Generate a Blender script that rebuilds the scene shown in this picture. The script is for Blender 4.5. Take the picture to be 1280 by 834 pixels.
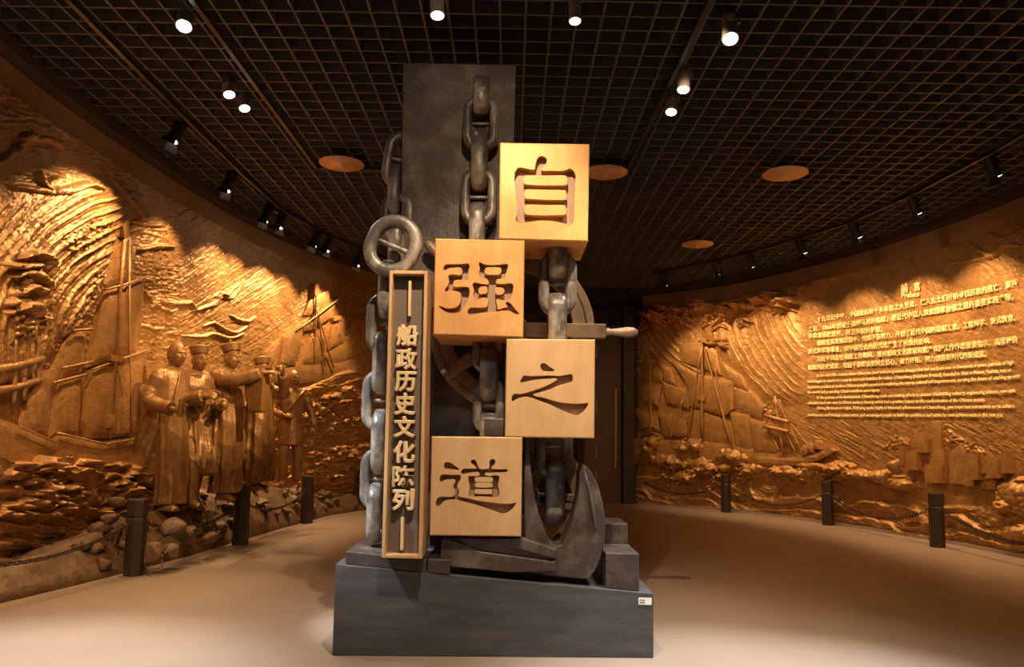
import bpy, bmesh, math, random
import numpy as np
from mathutils import Vector, Matrix
from mathutils.geometry import delaunay_2d_cdt

for o in list(bpy.data.objects):
    bpy.data.objects.remove(o)
S = bpy.context.scene
COL = S.collection
R = math.radians
PI = math.pi

# ------------------------------------------------------------------ camera
FPX, PPX, PPY = 950.0, 640.0, 455.0
EYE = Vector((0, 0, 1.4))
TH, PHI = math.atan(91 / 950), R(1.0)
FW = Vector((0, math.cos(TH), math.sin(TH)))
_r = Vector((1, 0, 0)); _u = Vector((0, -math.sin(TH), math.cos(TH)))
RT = _r * math.cos(PHI) + _u * math.sin(PHI)
UP = _u * math.cos(PHI) - _r * math.sin(PHI)
cam_d = bpy.data.cameras.new('camera'); cam = bpy.data.objects.new('camera', cam_d); COL.objects.link(cam)
cam.matrix_world = Matrix(((RT.x, UP.x, -FW.x, EYE.x), (RT.y, UP.y, -FW.y, EYE.y), (RT.z, UP.z, -FW.z, EYE.z), (0, 0, 0, 1)))
cam_d.sensor_width = 36; cam_d.sensor_fit = 'HORIZONTAL'
cam_d.lens = FPX / 1280 * 36
cam_d.shift_y = (PPY - 417) / 1280
cam_d.clip_start = 0.05
S.camera = cam

def ray(px, py):
    return FW + RT * ((px - PPX) / FPX) - UP * ((py - PPY) / FPX)
def at(px, py, Y):
    d = ray(px, py); return EYE + d * (Y / d.y)
def ground(px, py, z=0.0):
    d = ray(px, py); return EYE + d * ((z - EYE.z) / d.z)
def proj(X, Y, Z):
    dx, dy, dz = X - EYE.x, Y - EYE.y, Z - EYE.z
    w = dx * FW.x + dy * FW.y + dz * FW.z
    return (PPX + FPX * (dx * RT.x + dy * RT.y + dz * RT.z) / w, PPY - FPX * (dx * UP.x + dy * UP.y + dz * UP.z) / w)

# ------------------------------------------------------------------ world, exposure, area-sized light
S.view_settings.view_transform = 'Standard'; S.view_settings.look = 'None'
S.view_settings.gamma = 1.0; S.view_settings.use_curve_mapping = False
S.view_settings.exposure = 0.15
S.cycles.use_denoising = True
S.cycles.max_bounces = 6
wd = bpy.data.worlds.new('world'); S.world = wd; wd.use_nodes = True
wd.node_tree.nodes['Background'].inputs[0].default_value = (0.50, 0.34, 0.24, 1)
wd.node_tree.nodes['Background'].inputs[1].default_value = 0.035

WARM = (1.0, 0.62, 0.31); SOFT = (1.0, 0.74, 0.47); COOL = (0.92, 0.96, 1.0)
def spot_light(name, loc, target, power, size, blend, color, radius=0.04, parent=None):
    d = bpy.data.lights.new(name, 'SPOT'); d.energy = power; d.spot_size = R(size); d.spot_blend = blend
    d.color = color; d.shadow_soft_size = radius
    o = bpy.data.objects.new(name, d); COL.objects.link(o)
    loc = Vector(loc); dirv = Vector(target) - loc
    o.rotation_mode = 'QUATERNION'; o.rotation_quaternion = dirv.to_track_quat('-Z', 'Y')
    o.location = loc
    if parent is not None:
        o.parent = parent; o.matrix_parent_inverse = parent.matrix_world.inverted()
    return o

# lamps on the tracks above and behind the photographer, plus one added slab fill
spot_light('gallery_spot', (-0.10, 3.1, 4.62), (-0.1, 5.0, 1.4), 640, 68, 0.7, SOFT, 0.02)
spot_light('gallery_spot', (1.45, 3.1, 4.62), (0.75, 5.4, 1.6), 330, 40, 0.7, SOFT, 0.02)
spot_light('gallery_spot', (-0.1, 0.4, 4.6), (-0.1, 4.9, 0.4), 120, 46, 0.8, COOL, 0.05)
spot_light('gallery_spot', (0.1, 0.9, 4.6), (-0.35, 5.7, 3.75), 210, 26, 0.8, SOFT, 0.04)  # added fill that brightens the upper slab, not a known lamp
spot_light('gallery_spot', (2.0, 4.4, 4.6), (1.5, 4.2, 0), 1700, 46, 0.9, COOL, 0.05)
spot_light('gallery_spot', (-3.2, 4.5, 4.6), (-2.9, 4.2, 0), 1700, 48, 0.9, COOL, 0.05)
spot_light('gallery_spot', (-3.1, 3.3, 4.6), (-1.25, 5.25, 1.25), 1700, 19, 0.6, COOL, 0.04)
# added fill spots without lamp bodies, out of view, brightening reliefs and statues
spot_light('added_wall_fill', (-1.25, 5.0, 4.6), (-3.75, 9.4, 2.3), 190, 24, 0.7, WARM, 0.03)
spot_light('added_wall_fill', (-1.6, 3.0, 4.6), (-4.3, 6.6, 1.2), 260, 50, 0.7, WARM, 0.03)
spot_light('added_wall_fill', (1.5, 4.6, 4.6), (-3.4, 13.0, 1.6), 520, 28, 0.7, WARM, 0.03)
spot_light('added_wall_fill', (0.9, 5.2, 4.6), (5.9, 11.2, 1.7), 420, 46, 0.7, WARM, 0.03)
spot_light('added_wall_fill', (1.2, 4.8, 4.6), (4.0, 15.6, 1.6), 420, 32, 0.7, WARM, 0.03)

# ------------------------------------------------------------------ materials
def mat(name, color, rough=0.5, metal=0.0, vary=0.0, vscale=4.0, bump=0.0, bscale=40.0, color2=None, stretch=(1, 1, 1), lo=0.35, hi=0.65, spec=0.5):
    m = bpy.data.materials.new(name); m.use_nodes = True
    nt = m.node_tree; b = nt.nodes['Principled BSDF']
    b.inputs['Base Color'].default_value = (*color, 1); b.inputs['Roughness'].default_value = rough
    b.inputs['Metallic'].default_value = metal
    b.inputs['Specular IOR Level'].default_value = spec
    tc = nt.nodes.new('ShaderNodeTexCoord'); mp = nt.nodes.new('ShaderNodeMapping')
    mp.inputs['Scale'].default_value = stretch
    nt.links.new(tc.outputs['Object'], mp.inputs[0])
    if color2 is not None or vary:
        n = nt.nodes.new('ShaderNodeTexNoise'); n.inputs['Scale'].default_value = vscale
        n.inputs['Detail'].default_value = 6; n.inputs['Roughness'].default_value = 0.62
        nt.links.new(mp.outputs[0], n.inputs['Vector'])
        cr = nt.nodes.new('ShaderNodeValToRGB')
        cr.color_ramp.elements[0].position = lo; cr.color_ramp.elements[1].position = hi
        c2 = color2 if color2 is not None else tuple(min(1, c * (1 + vary)) for c in color)
        c1 = color if color2 is not None else tuple(c * (1 - vary) for c in color)
        cr.color_ramp.elements[0].color = (*c1, 1); cr.color_ramp.elements[1].color = (*c2, 1)
        nt.links.new(n.outputs['Fac'], cr.inputs[0]); nt.links.new(cr.outputs[0], b.inputs['Base Color'])
    if bump:
        n2 = nt.nodes.new('ShaderNodeTexNoise'); n2.inputs['Scale'].default_value = bscale; n2.inputs['Detail'].default_value = 4
        nt.links.new(mp.outputs[0], n2.inputs['Vector'])
        bp = nt.nodes.new('ShaderNodeBump'); bp.inputs['Strength'].default_value = bump; bp.inputs['Distance'].default_value = 0.02
        nt.links.new(n2.outputs['Fac'], bp.inputs['Height']); nt.links.new(bp.outputs[0], b.inputs['Normal'])
    return m
def emis(name, color, strength):
    m = bpy.data.materials.new(name); m.use_nodes = True
    b = m.node_tree.nodes['Principled BSDF']
    b.inputs['Base Color'].default_value = (*color, 1); b.inputs['Emission Color'].default_value = (*color, 1)
    b.inputs['Emission Strength'].default_value = strength
    return m
M = {
 'floor': mat('beige vinyl floor', (0.31, 0.235, 0.178), 0.38, vary=0.05, vscale=1.5, bump=0.02, bscale=90),
 'plaster': mat('brown painted plaster', (0.36, 0.21, 0.10), 0.8, vary=0.08),
 'fascia': mat('dark brown ceiling trim', (0.075, 0.048, 0.03), 0.7),
 'darkwall': mat('dark brown wall', (0.035, 0.022, 0.016), 0.7, vary=0.1),
 'grid': mat('black ceiling grid', (0.112, 0.102, 0.098), 0.55),
 'deck': mat('black ceiling deck', (0.010, 0.008, 0.008), 0.9),
 'relief': mat('bronze relief', (0.36, 0.18, 0.056), 0.40, 0.35, color2=(0.52, 0.285, 0.10), vscale=7, bump=0.45, bscale=45),
 'statue': mat('bronze statue', (0.25, 0.128, 0.042), 0.38, 0.4, color2=(0.38, 0.21, 0.075), vscale=9, bump=0.25, bscale=40),
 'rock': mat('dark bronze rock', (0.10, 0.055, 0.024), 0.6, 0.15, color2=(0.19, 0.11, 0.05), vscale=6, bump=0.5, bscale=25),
 'iron': mat('dark brushed iron', (0.064, 0.049, 0.043), 0.46, 0.25, color2=(0.22, 0.178, 0.155), vscale=4.5, bump=0.15, bscale=30, lo=0.46, hi=0.80),
 'ironx': mat('streaked plinth iron', (0.066, 0.064, 0.069), 0.45, 0.25, color2=(0.115, 0.112, 0.115), vscale=4.0, bump=0.1, bscale=20, stretch=(0.6, 1, 3.0), lo=0.4, hi=0.75),
 'chain': mat('worn chain iron', (0.105, 0.094, 0.086), 0.38, 0.25, color2=(0.50, 0.45, 0.40), vscale=8, bump=0.2, bscale=45, stretch=(1, 1, 0.45), lo=0.45, hi=0.72),
 'brass': mat('brushed brass cube', (0.58, 0.275, 0.080), 0.5, 0.2, color2=(0.72, 0.385, 0.14), vscale=5, bump=0.05, bscale=30, stretch=(1, 1, 0.6)),
 'brasspale': mat('pale brushed brass cube', (0.60, 0.36, 0.165), 0.5, 0.2, color2=(0.70, 0.46, 0.25), vscale=5, bump=0.05, bscale=30, stretch=(1.6, 1, 0.5)),
 'recess': mat('brown carved recess', (0.33, 0.21, 0.14), 0.6, 0.1, vary=0.08),
 'plaque': mat('brown plaque field', (0.145, 0.105, 0.078), 0.6, 0.1, vary=0.08),
 'gilt': mat('pale gilt', (0.82, 0.60, 0.33), 0.4, 0.2, vary=0.05),
 'goldtext': mat('bright gold lettering', (1.0, 0.86, 0.42), 0.45, 0.0),
 'bronzewheel': mat('worn bronze wheel', (0.20, 0.135, 0.085), 0.5, 0.35, color2=(0.36, 0.26, 0.17), vscale=7, bump=0.15, bscale=30),
 'bollard': mat('dark bronze bollard', (0.055, 0.036, 0.026), 0.5, 0.3, vary=0.15),
 'black': mat('black lamp enamel', (0.02, 0.02, 0.022), 0.4),
 'steel': mat('grey lamp steel', (0.38, 0.35, 0.33), 0.4, 0.3),
 'copper': mat('copper disc', (0.82, 0.52, 0.28), 0.45, 0.2, vary=0.1),
 'dooredge': mat('dark brown door leaf', (0.15, 0.085, 0.048), 0.5, vary=0.15),
 'white': mat('white sticker', (0.8, 0.8, 0.78), 0.5),
 'ink': mat('sticker ink', (0.05, 0.05, 0.05), 0.6),
 'lampwarm': emis('warm lamp glass', (1.0, 0.86, 0.66), 14),
 'lampcool': emis('cool lamp glass', (0.95, 0.97, 1.0), 22),
}

# ------------------------------------------------------------------ object helpers
def tag(o, label=None, cat=None, group=None, kind=None):
    if label: o['label'] = label
    if cat: o['category'] = cat
    if group: o['group'] = group
    if kind: o['kind'] = kind
    return o
def empty(name, loc, label, cat, group=None, rz=0.0):
    o = bpy.data.objects.new(name, None); COL.objects.link(o)
    o.location = loc; o.rotation_euler = (0, 0, rz); o.empty_display_size = 0.1
    tag(o, label, cat, group)
    return o
def local(o, p):
    c, s = math.cos(-o.rotation_euler.z), math.sin(-o.rotation_euler.z)
    d = Vector(p) - o.location
    return Vector((d.x * c - d.y * s, d.x * s + d.y * c, d.z))
class MB:
    def __init__(self): self.v = []; self.f = []
    def add(self, vs, fs):
        n = len(self.v); self.v += [tuple(p) for p in vs]; self.f += [tuple(i + n for i in f) for f in fs]; return self
    def hexa(self, p):      # 8 points: bottom loop then top loop
        return self.add(p, [(3, 2, 1, 0), (4, 5, 6, 7), (0, 1, 5, 4), (1, 2, 6, 5), (2, 3, 7, 6), (3, 0, 4, 7)])
    def box(self, c, s, rot=None):
        h = [Vector((x * s[0] / 2, y * s[1] / 2, z * s[2] / 2)) for z in (-1, 1) for x, y in ((-1, -1), (1, -1), (1, 1), (-1, 1))]
        if rot is not None: h = [rot @ p for p in h]
        return self.hexa([p + Vector(c) for p in h])
    def tube(self, pts, rad, seg=12, closed=False, cap=True, flat=1.0, ref=None):
        pts = [Vector(p) for p in pts]; n = len(pts)
        rad = rad if isinstance(rad, (list, tuple)) else [rad] * n
        vs = []; prev = None
        for i, p in enumerate(pts):
            a = pts[(i - 1) % n] if (closed or i > 0) else p
            b = pts[(i + 1) % n] if (closed or i < n - 1) else p
            t = (b - a).normalized()
            if prev is None:
                rr = Vector(ref) if ref is not None else (Vector((0, 0, 1)) if abs(t.z) < 0.9 else Vector((1, 0, 0)))
            else: rr = prev
            x = (rr - t * rr.dot(t)).normalized(); y = t.cross(x); prev = x
            for k in range(seg):
                an = 2 * PI * k / seg
                vs.append(p + (x * math.cos(an) + y * math.sin(an) * flat) * rad[i])
        fs = []
        for i in range(n if closed else n - 1):
            j = (i + 1) % n
            for k in range(seg):
                l = (k + 1) % seg
                fs.append((i * seg + k, i * seg + l, j * seg + l, j * seg + k))
        if cap and not closed:
            fs.append(tuple(range(seg))[::-1]); fs.append(tuple((n - 1) * seg + k for k in range(seg)))
        return self.add(vs, fs)
    def ball(self, c, r, su=16, sv=10, rot=None):
        r = r if isinstance(r, (list, tuple)) else (r, r, r)
        vs = [Vector((0, 0, r[2]))]; fs = []
        for i in range(1, sv):
            a = PI * i / sv
            for k in range(su):
                b = 2 * PI * k / su
                vs.append(Vector((r[0] * math.sin(a) * math.cos(b), r[1] * math.sin(a) * math.sin(b), r[2] * math.cos(a))))
        vs.append(Vector((0, 0, -r[2]))); last = len(vs) - 1
        for k in range(su): fs.append((0, 1 + k, 1 + (k + 1) % su))
        for i in range(sv - 2):
            for k in range(su):
                a = 1 + i * su + k; b = 1 + i * su + (k + 1) % su
                fs.append((a, a + su, b + su, b))
        for k in range(su): fs.append((last, 1 + (sv - 2) * su + (k + 1) % su, 1 + (sv - 2) * su + k))
        if rot is not None: vs = [rot @ p for p in vs]
        return self.add([p + Vector(c) for p in vs], fs)
    def lathe(self, prof, c=(0, 0, 0), seg=24, rot=None):   # prof: (radius, z)
        vs = []; fs = []; n = len(prof)
        for r, z in prof:
            for k in range(seg):
                a = 2 * PI * k / seg; vs.append(Vector((r * math.cos(a), r * math.sin(a), z)))
        for i in range(n - 1):
            for k in range(seg):
                l = (k + 1) % seg; fs.append((i * seg + k, i * seg + l, (i + 1) * seg + l, (i + 1) * seg + k))
        fs.append(tuple(range(seg))[::-1]); fs.append(tuple((n - 1) * seg + k for k in range(seg)))
        if rot is not None: vs = [rot @ p for p in vs]
        return self.add([p + Vector(c) for p in vs], fs)
    def prism(self, pts3, off):   # extrude a closed outline of 3-D points by a vector
        n = len(pts3); off = Vector(off)
        a = [Vector(p) for p in pts3]
        return self.add(a + [p + off for p in a], [tuple(range(n))[::-1], tuple(range(n, 2 * n))] + [(i, (i + 1) % n, n + (i + 1) % n, n + i) for i in range(n)])
    def build(self, name, m, parent=None, smooth=False, bevel=0.0, bseg=2, fix=True):
        me = bpy.data.meshes.new(name)
        me.from_pydata([tuple(v) for v in self.v], [], self.f)
        if fix:
            bm = bmesh.new(); bm.from_mesh(me); bmesh.ops.recalc_face_normals(bm, faces=bm.faces); bm.to_mesh(me); bm.free()
        me.materials.append(m)
        if smooth: me.shade_smooth()
        o = bpy.data.objects.new(name, me); COL.objects.link(o)
        if parent is not None: o.parent = parent
        if bevel:
            md = o.modifiers.new('bevel', 'BEVEL'); md.width = bevel; md.segments = bseg; md.limit_method = 'ANGLE'
        return o
    def to_local(self, root):
        self.v = [tuple(local(root, p)) for p in self.v]; return self
def bake(o):                    # replace an object's mesh by its modified mesh
    dg = bpy.context.evaluated_depsgraph_get(); dg.update()
    me = bpy.data.meshes.new_from_object(o.evaluated_get(dg)); o.modifiers.clear(); old = o.data; o.data = me
    bpy.data.meshes.remove(old); return o
def remesh(o, vox, smooth=2):
    md = o.modifiers.new('r', 'REMESH'); md.mode = 'VOXEL'; md.voxel_size = vox; md.use_smooth_shade = True
    if smooth:
        s = o.modifiers.new('s', 'SMOOTH'); s.iterations = smooth; s.factor = 0.5
    bake(o); o.data.shade_smooth(); return o
def catmull(pts, n=6, closed=True):
    pts = [Vector(p) for p in pts]; N = len(pts); out = []
    for i in range(N if closed else N - 1):
        if closed: p0, p1, p2, p3 = pts[i - 1], pts[i], pts[(i + 1) % N], pts[(i + 2) % N]
        else: p0, p1, p2, p3 = pts[max(i - 1, 0)], pts[i], pts[i + 1], pts[min(i + 2, N - 1)]
        for k in range(n):
            t = k / n
            out.append(0.5 * ((2 * p1) + (p2 - p0) * t + (2 * p0 - 5 * p1 + 4 * p2 - p3) * t * t + (3 * p1 - p0 - 3 * p2 + p3) * t ** 3))
    if not closed: out.append(pts[-1])
    return out
def text_mesh(s, extrude=0.05, offset=0.0, bevel=0.0, res=3, bres=1, space=1.0):
    cu = bpy.data.curves.new('t', 'FONT'); cu.body = s; cu.size = 1; cu.extrude = extrude; cu.offset = offset
    cu.bevel_depth = bevel; cu.bevel_resolution = bres; cu.resolution_u = res; cu.space_character = space
    o = bpy.data.objects.new('t', cu); COL.objects.link(o)
    dg = bpy.context.evaluated_depsgraph_get(); dg.update()
    me = bpy.data.meshes.new_from_object(o.evaluated_get(dg))
    bpy.data.objects.remove(o); bpy.data.curves.remove(cu)
    n = len(me.vertices); co = np.empty(n * 3, 'f'); me.vertices.foreach_get('co', co); co = co.reshape(-1, 3)
    return me, co
def set_co(me, co):
    me.vertices.foreach_set('co', np.ascontiguousarray(co, 'f').ravel()); me.update()

# value noise
_rng = np.random.RandomState(7); _LAT = _rng.rand(64, 256, 256).astype('f')
def vn(x, y, seed=0):
    x = np.asarray(x, 'f'); y = np.asarray(y, 'f'); L = _LAT[seed % 64]
    xi = np.floor(x).astype(int); yi = np.floor(y).astype(int); fx = x - xi; fy = y - yi
    fx = fx * fx * (3 - 2 * fx); fy = fy * fy * (3 - 2 * fy)
    a = L[xi & 255, yi & 255]; b = L[(xi + 1) & 255, yi & 255]; c = L[xi & 255, (yi + 1) & 255]; d = L[(xi + 1) & 255, (yi + 1) & 255]
    return (a * (1 - fx) + b * fx) * (1 - fy) + (c * (1 - fx) + d * fx) * fy
def fbm(x, y, seed=0, o=4):
    s = 0; a = 0.5
    for i in range(o): s = s + a * vn(x * 2 ** i, y * 2 ** i, seed + i); a *= 0.5
    return s
# ------------------------------------------------------------------ room shell
class Wall:
    def __init__(self, ctrl, side):
        p = catmull([(x, y, 0) for x, y in ctrl], 40, closed=False)
        P = np.array([(q.x, q.y) for q in p]); seg = np.linalg.norm(np.diff(P, axis=0), axis=1)
        self.s = np.concatenate([[0], np.cumsum(seg)]); self.P = P
        T = np.gradient(P, axis=0); T /= np.linalg.norm(T, axis=1)[:, None]
        self.N = np.stack([T[:, 1], -T[:, 0]], 1) * side
        self.ratio = P[:, 0] / P[:, 1]; self.L = self.s[-1]
    def xyz(self, s, z, h=0.0):
        s = np.asarray(s, 'f'); x = np.interp(s, self.s, self.P[:, 0]); y = np.interp(s, self.s, self.P[:, 1])
        nx = np.interp(s, self.s, self.N[:, 0]); ny = np.interp(s, self.s, self.N[:, 1])
        return np.stack([x + nx * h, y + ny * h, np.asarray(z, 'f') + 0 * s], -1)
    def sz(self, px, py):
        d = ray(px, py); r = d.x / d.y
        s = np.interp(r, self.ratio, self.s) if self.ratio[-1] > self.ratio[0] else np.interp(-r, -self.ratio, self.s)
        y = np.interp(s, self.s, self.P[:, 1])
        return float(s), float(EYE.z + d.z * y / d.y)
LW = Wall([(-4.05, 2.0), (-4.25, 4.0), (-4.42, 5.8), (-4.50, 7.3), (-4.36, 9.7), (-4.02, 11.9), (-3.38, 13.95), (-2.3, 15.6), (-1.2, 16.7)], 1)
RW = Wall([(6.25, 3.5), (6.55, 6.5), (6.58, 9.3), (6.25, 11.4), (5.50, 13.55), (4.42, 15.5), (2.72, 17.0)], -1)

def wall_sheet(name, W, z0, z1, m):
    n = 80; s = np.linspace(0, W.L, n); a = W.xyz(s, z0); b = W.xyz(s, z1); a2 = W.xyz(s, z0, -0.15); b2 = W.xyz(s, z1, -0.15)
    v = np.concatenate([a, b, a2, b2]); f = []
    for i in range(n - 1):
        f += [(i, i + 1, n + i + 1, n + i), (2 * n + i + 1, 2 * n + i, 3 * n + i, 3 * n + i + 1), (n + i, n + i + 1, 3 * n + i + 1, 3 * n + i)]
    mb = MB(); mb.add(v.tolist(), f); return tag(mb.build(name, m, smooth=False), kind='structure')
wall_sheet('wall_left', LW, 0, 5.4, M['plaster'])
wall_sheet('wall_right', RW, 0, 5.4, M['plaster'])
fl = MB().box((1.0, 8.0, -0.05), (14, 22, 0.1)).build('floor', M['floor']); tag(fl, kind='structure')
dk = MB().box((1.0, 8.0, 5.45), (14, 22, 0.1)).build('ceiling', M['deck']); tag(dk, kind='structure')
wb = MB().box((0.9, 16.95, 2.7), (4.2, 0.2, 5.4)).build('wall_back', M['darkwall']); tag(wb, kind='structure')
tag(MB().box((1.0, -2.9, 2.7), (12, 0.2, 5.4)).build('wall_front', M['plaster']), kind='structure')
tag(MB().box((-4.4, -0.4, 2.7), (0.2, 5.0, 5.4)).build('wall_side', M['plaster']), kind='structure')
tag(MB().box((6.5, 0.4, 2.7), (0.2, 6.6, 5.4)).build('wall_side_right', M['plaster']), kind='structure')

def fascia(name, W, m):
    n = 90; s = np.linspace(0, W.L, n); V = np.concatenate([W.xyz(s, 4.60, .16), W.xyz(s, 4.84, .16), W.xyz(s, 4.84, -.03), W.xyz(s, 4.60, -.03)]).tolist(); f = []
    for i in range(n - 1):
        for k in range(4): l = (k + 1) % 4; f.append((k * n + i, k * n + i + 1, l * n + i + 1, l * n + i))
    return tag(MB().add(V, f).build(name, m), kind='structure')
fascia('trim_4', LW, M['fascia']); fascia('trim_5', RW, M['fascia'])
# open grid ceiling: one lattice of thin fins
g = MB(); PIT = 0.203; ZG = 4.70; HG = 0.11
def clipx(y):
    l = np.interp(y, LW.P[:, 1], LW.P[:, 0]); r = np.interp(y, RW.P[:, 1], RW.P[:, 0]); return float(l) + 0.10, float(r) - 0.10
for j in range(-4, 84):
    y = j * PIT
    if y > 16.6: break
    l, r = clipx(y); g.box(((l + r) / 2, y, ZG + HG / 2), (r - l, 0.018, HG))
def clipy(x):
    y1 = 16.7
    if x < -0.9: y1 = min(y1, float(np.interp(x, LW.P[60:, 0][np.argsort(LW.P[60:, 0])], LW.P[60:, 1][np.argsort(LW.P[60:, 0])]) if x > LW.P[:, 0].min() else 2))
    if x > 2.7: y1 = float(np.interp(x, RW.P[60:, 0][::-1], RW.P[60:, 1][::-1]))
    return y1
for i in range(-23, 32):
    x = i * PIT + 0.06; y1 = clipy(x) - 0.06; y0 = -0.9
    if y1 - y0 < 1: continue
    g.box((x, (y0 + y1) / 2, ZG + HG / 2 + 0.001), (0.018, y1 - y0, HG))
tag(g.build('ceiling_grid', M['grid'], fix=False), kind='structure')

# door at the back, trims beside the right relief
Yd = 16.82
dr = MB().box((2.02, Yd, 1.95), (0.80, 0.07, 3.9)).build('door_1', M['dooredge'], bevel=0.006); tag(dr, kind='structure')
for zz in (0.55, 1.1, 2.1, 3.3):
    MB().box((1.88, Yd - 0.04, zz), (0.02, 0.02, 0.28)).build('door_hinge', M['steel'], dr)
MB().tube([(2.30, Yd - 0.09, 0.75), (2.30, Yd - 0.09, 2.5)], 0.022, 10).box((2.30, Yd - 0.06, 0.95), (0.02, 0.07, 0.02)).box((2.30, Yd - 0.06, 2.3), (0.02, 0.07, 0.02)).build('door_handle', M['copper'], dr, bevel=0.003)
tag(MB().box((1.54, Yd - 0.03, 2.0), (0.16, 0.1, 4.0)).build('trim_1', M['darkwall']), kind='structure')
tag(MB().box((2.55, 16.62, 2.15), (0.22, 0.22, 4.3)).build('trim_2', M['bollard']), kind='structure')
tag(MB().box((1.1, Yd - 0.06, 4.14), (3.4, 0.2, 0.24)).build('trim_3', M['darkwall']), kind='structure')

# ------------------------------------------------------------------ relief murals
def inpoly(px, py, poly):
    ins = np.zeros(px.shape, bool); n = len(poly)
    for i in range(n):
        x1, y1 = poly[i]; x2, y2 = poly[(i + 1) % n]
        if y1 == y2: continue
        c = ((y1 > py) != (y2 > py)) & (px < (x2 - x1) * (py - y1) / (y2 - y1) + x1)
        ins ^= c
    return ins
def segd(px, py, pl):
    d = np.full(px.shape, 1e9, 'f'); tt = np.zeros(px.shape, 'f'); n = len(pl) - 1
    for i in range(n):
        ax, ay = pl[i]; bx, by = pl[i + 1]; vx, vy = bx - ax, by - ay; L = vx * vx + vy * vy + 1e-6
        t = np.clip(((px - ax) * vx + (py - ay) * vy) / L, 0, 1)
        q = np.hypot(px - ax - t * vx, py - ay - t * vy); k = q < d; d = np.where(k, q, d); tt = np.where(k, (i + t) / n, tt)
    return d, tt
def smooth01(x): x = np.clip(x, 0, 1); return x * x * (3 - 2 * x)
class Field:
    def __init__(self, W, s0, s1, z0, z1, step):
        self.W = W; self.ns = int((s1 - s0) / step); self.nz = int((z1 - z0) / step)
        self.s, self.z = np.meshgrid(np.linspace(s0, s1, self.ns), np.linspace(z0, z1, self.nz), indexing='ij')
        p = W.xyz(self.s.ravel(), self.z.ravel()); X, Y = proj(p[:, 0], p[:, 1], p[:, 2])
        self.px = X.reshape(self.s.shape).astype('f'); self.py = Y.reshape(self.s.shape).astype('f')
        self.h = np.zeros(self.s.shape, 'f')
    def stroke(self, pts, w, h, wave=0, taper=True):
        pl = [(p.x, p.y) for p in catmull([(a, b, 0) for a, b in pts], 5, closed=False)]
        xs = [a for a, b in pl]; ys = [b for a, b in pl]
        k = (self.px > min(xs) - 3 * w) & (self.px < max(xs) + 3 * w) & (self.py > min(ys) - 3 * w) & (self.py < max(ys) + 3 * w)
        if not k.any(): return
        d, t = segd(self.px[k], self.py[k], pl)
        ww = w * (np.sqrt(np.clip(4 * t * (1 - t), 0.05, 1)) if taper else 1)
        self.h[k] += h * np.sqrt(np.clip(1 - (d / ww) ** 2, 0, 1))
    def lump(self, cx, cy, rx, ry, h, seed=0, rough=0.35):
        k = (abs(self.px - cx) < rx * 1.6) & (abs(self.py - cy) < ry * 1.6)
        if not k.any(): return
        x = (self.px[k] - cx) / rx; y = (self.py[k] - cy) / ry
        q = np.hypot(x, y) + (vn(self.px[k] / 4, self.py[k] / 4, seed) - 0.5) * rough
        self.h[k] = np.maximum(self.h[k], h * np.sqrt(np.clip(1 - q * q, 0, 1)) + self.h[k] * 0.6 * (q < 1))
    def curl(self, cx, cy, r, h, rnd, flip=1):
        a0 = rnd.uniform(2.6, 3.4); pts = [(cx + flip * r * (1 - .10 * k) * math.cos(a0 + k * .52), cy + .8 * r * (1 - .10 * k) * math.sin(a0 + k * .52)) for k in range(8)]
        self.stroke([(cx - flip * r * 1.9, cy + r * .9), (cx - flip * r * 1.4, cy + r * .2)] + pts, r * .30, h)
        self.stroke([(cx - flip * r * 2.1, cy + r * 1.3), (cx - flip * r * .9, cy + r * .55), (cx + flip * r * .1, cy + r * .95)], r * .24, h * .6)
        for k in range(2, 7): self.lump(pts[k][0] + rnd.uniform(-1, 1), pts[k][1] + rnd.uniform(-1, 1), r * .26, r * .24, h * 1.15, k, .5)
    def mask(self, poly, soft=10):
        pl = list(poly) + [poly[0]]
        k = (self.px > min(a for a, b in poly) - soft) & (self.px < max(a for a, b in poly) + soft)
        out = np.zeros(self.px.shape, 'f'); d, _ = segd(self.px[k], self.py[k], pl)
        ins = inpoly(self.px[k], self.py[k], poly); out[k] = smooth01(0.5 + np.where(ins, d, -d) / (2 * soft)); return out
    def arcs(self, m, c, period, h, seed, warp=6, sx=1.0):
        x, y = self.px, self.py
        d = np.hypot((x - c[0]) * sx, y - c[1]) + warp * (fbm(x / 40, y / 40, seed) - 0.5) * 2
        r = 1 - abs(np.sin(PI * d / period)); amp = 0.35 + vn(x / 16, y / 16, seed + 3)
        self.h += m * (h * r ** 1.6 * amp + 0.3 * h * (1 - abs(np.sin(PI * d / period * 2.7))))
    def streaks(self, m, ang, along, across, h, seed):
        c, s = math.cos(ang), math.sin(ang); u = self.px * c + self.py * s; v = -self.px * s + self.py * c
        n = vn(u / along, v / across, seed) * 0.6 + vn(u / along * 2.3, v / across * 2.1, seed + 1) * 0.4
        self.h += m * h * (np.clip(1 - abs(n - 0.5) * 11, 0, 1) ** 1.3 * (0.3 + vn(u / 90, v / 30, seed + 7)) + np.clip(n - 0.5, 0, 1) * 0.9)
    def sea(self, m, period, h, seed, wx=60, warp=26, tilt=0.0, stripe=0.35, ysc=1.0):
        x, y = self.px, self.py * ysc
        w = warp * (fbm(x / wx, y / (wx * 0.55), seed, 3) - 0.5) * 2 + tilt * x
        ph = (y + w) / period; fr = ph - np.floor(ph); row = np.floor(ph)
        prof = np.where(fr < 0.78, (1 - fr / 0.78) ** 1.5, (fr - 0.78) / 0.22)
        amp = 0.35 + 0.9 * vn(x / 34 + row * 7.3, row * 3.1, seed + 5)
        st = 1 - abs(np.sin(PI * ph * 4.0))
        fo = (fr < 0.22) * (fbm(x / 5, y / 4, seed + 9, 3) - 0.35)
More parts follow.
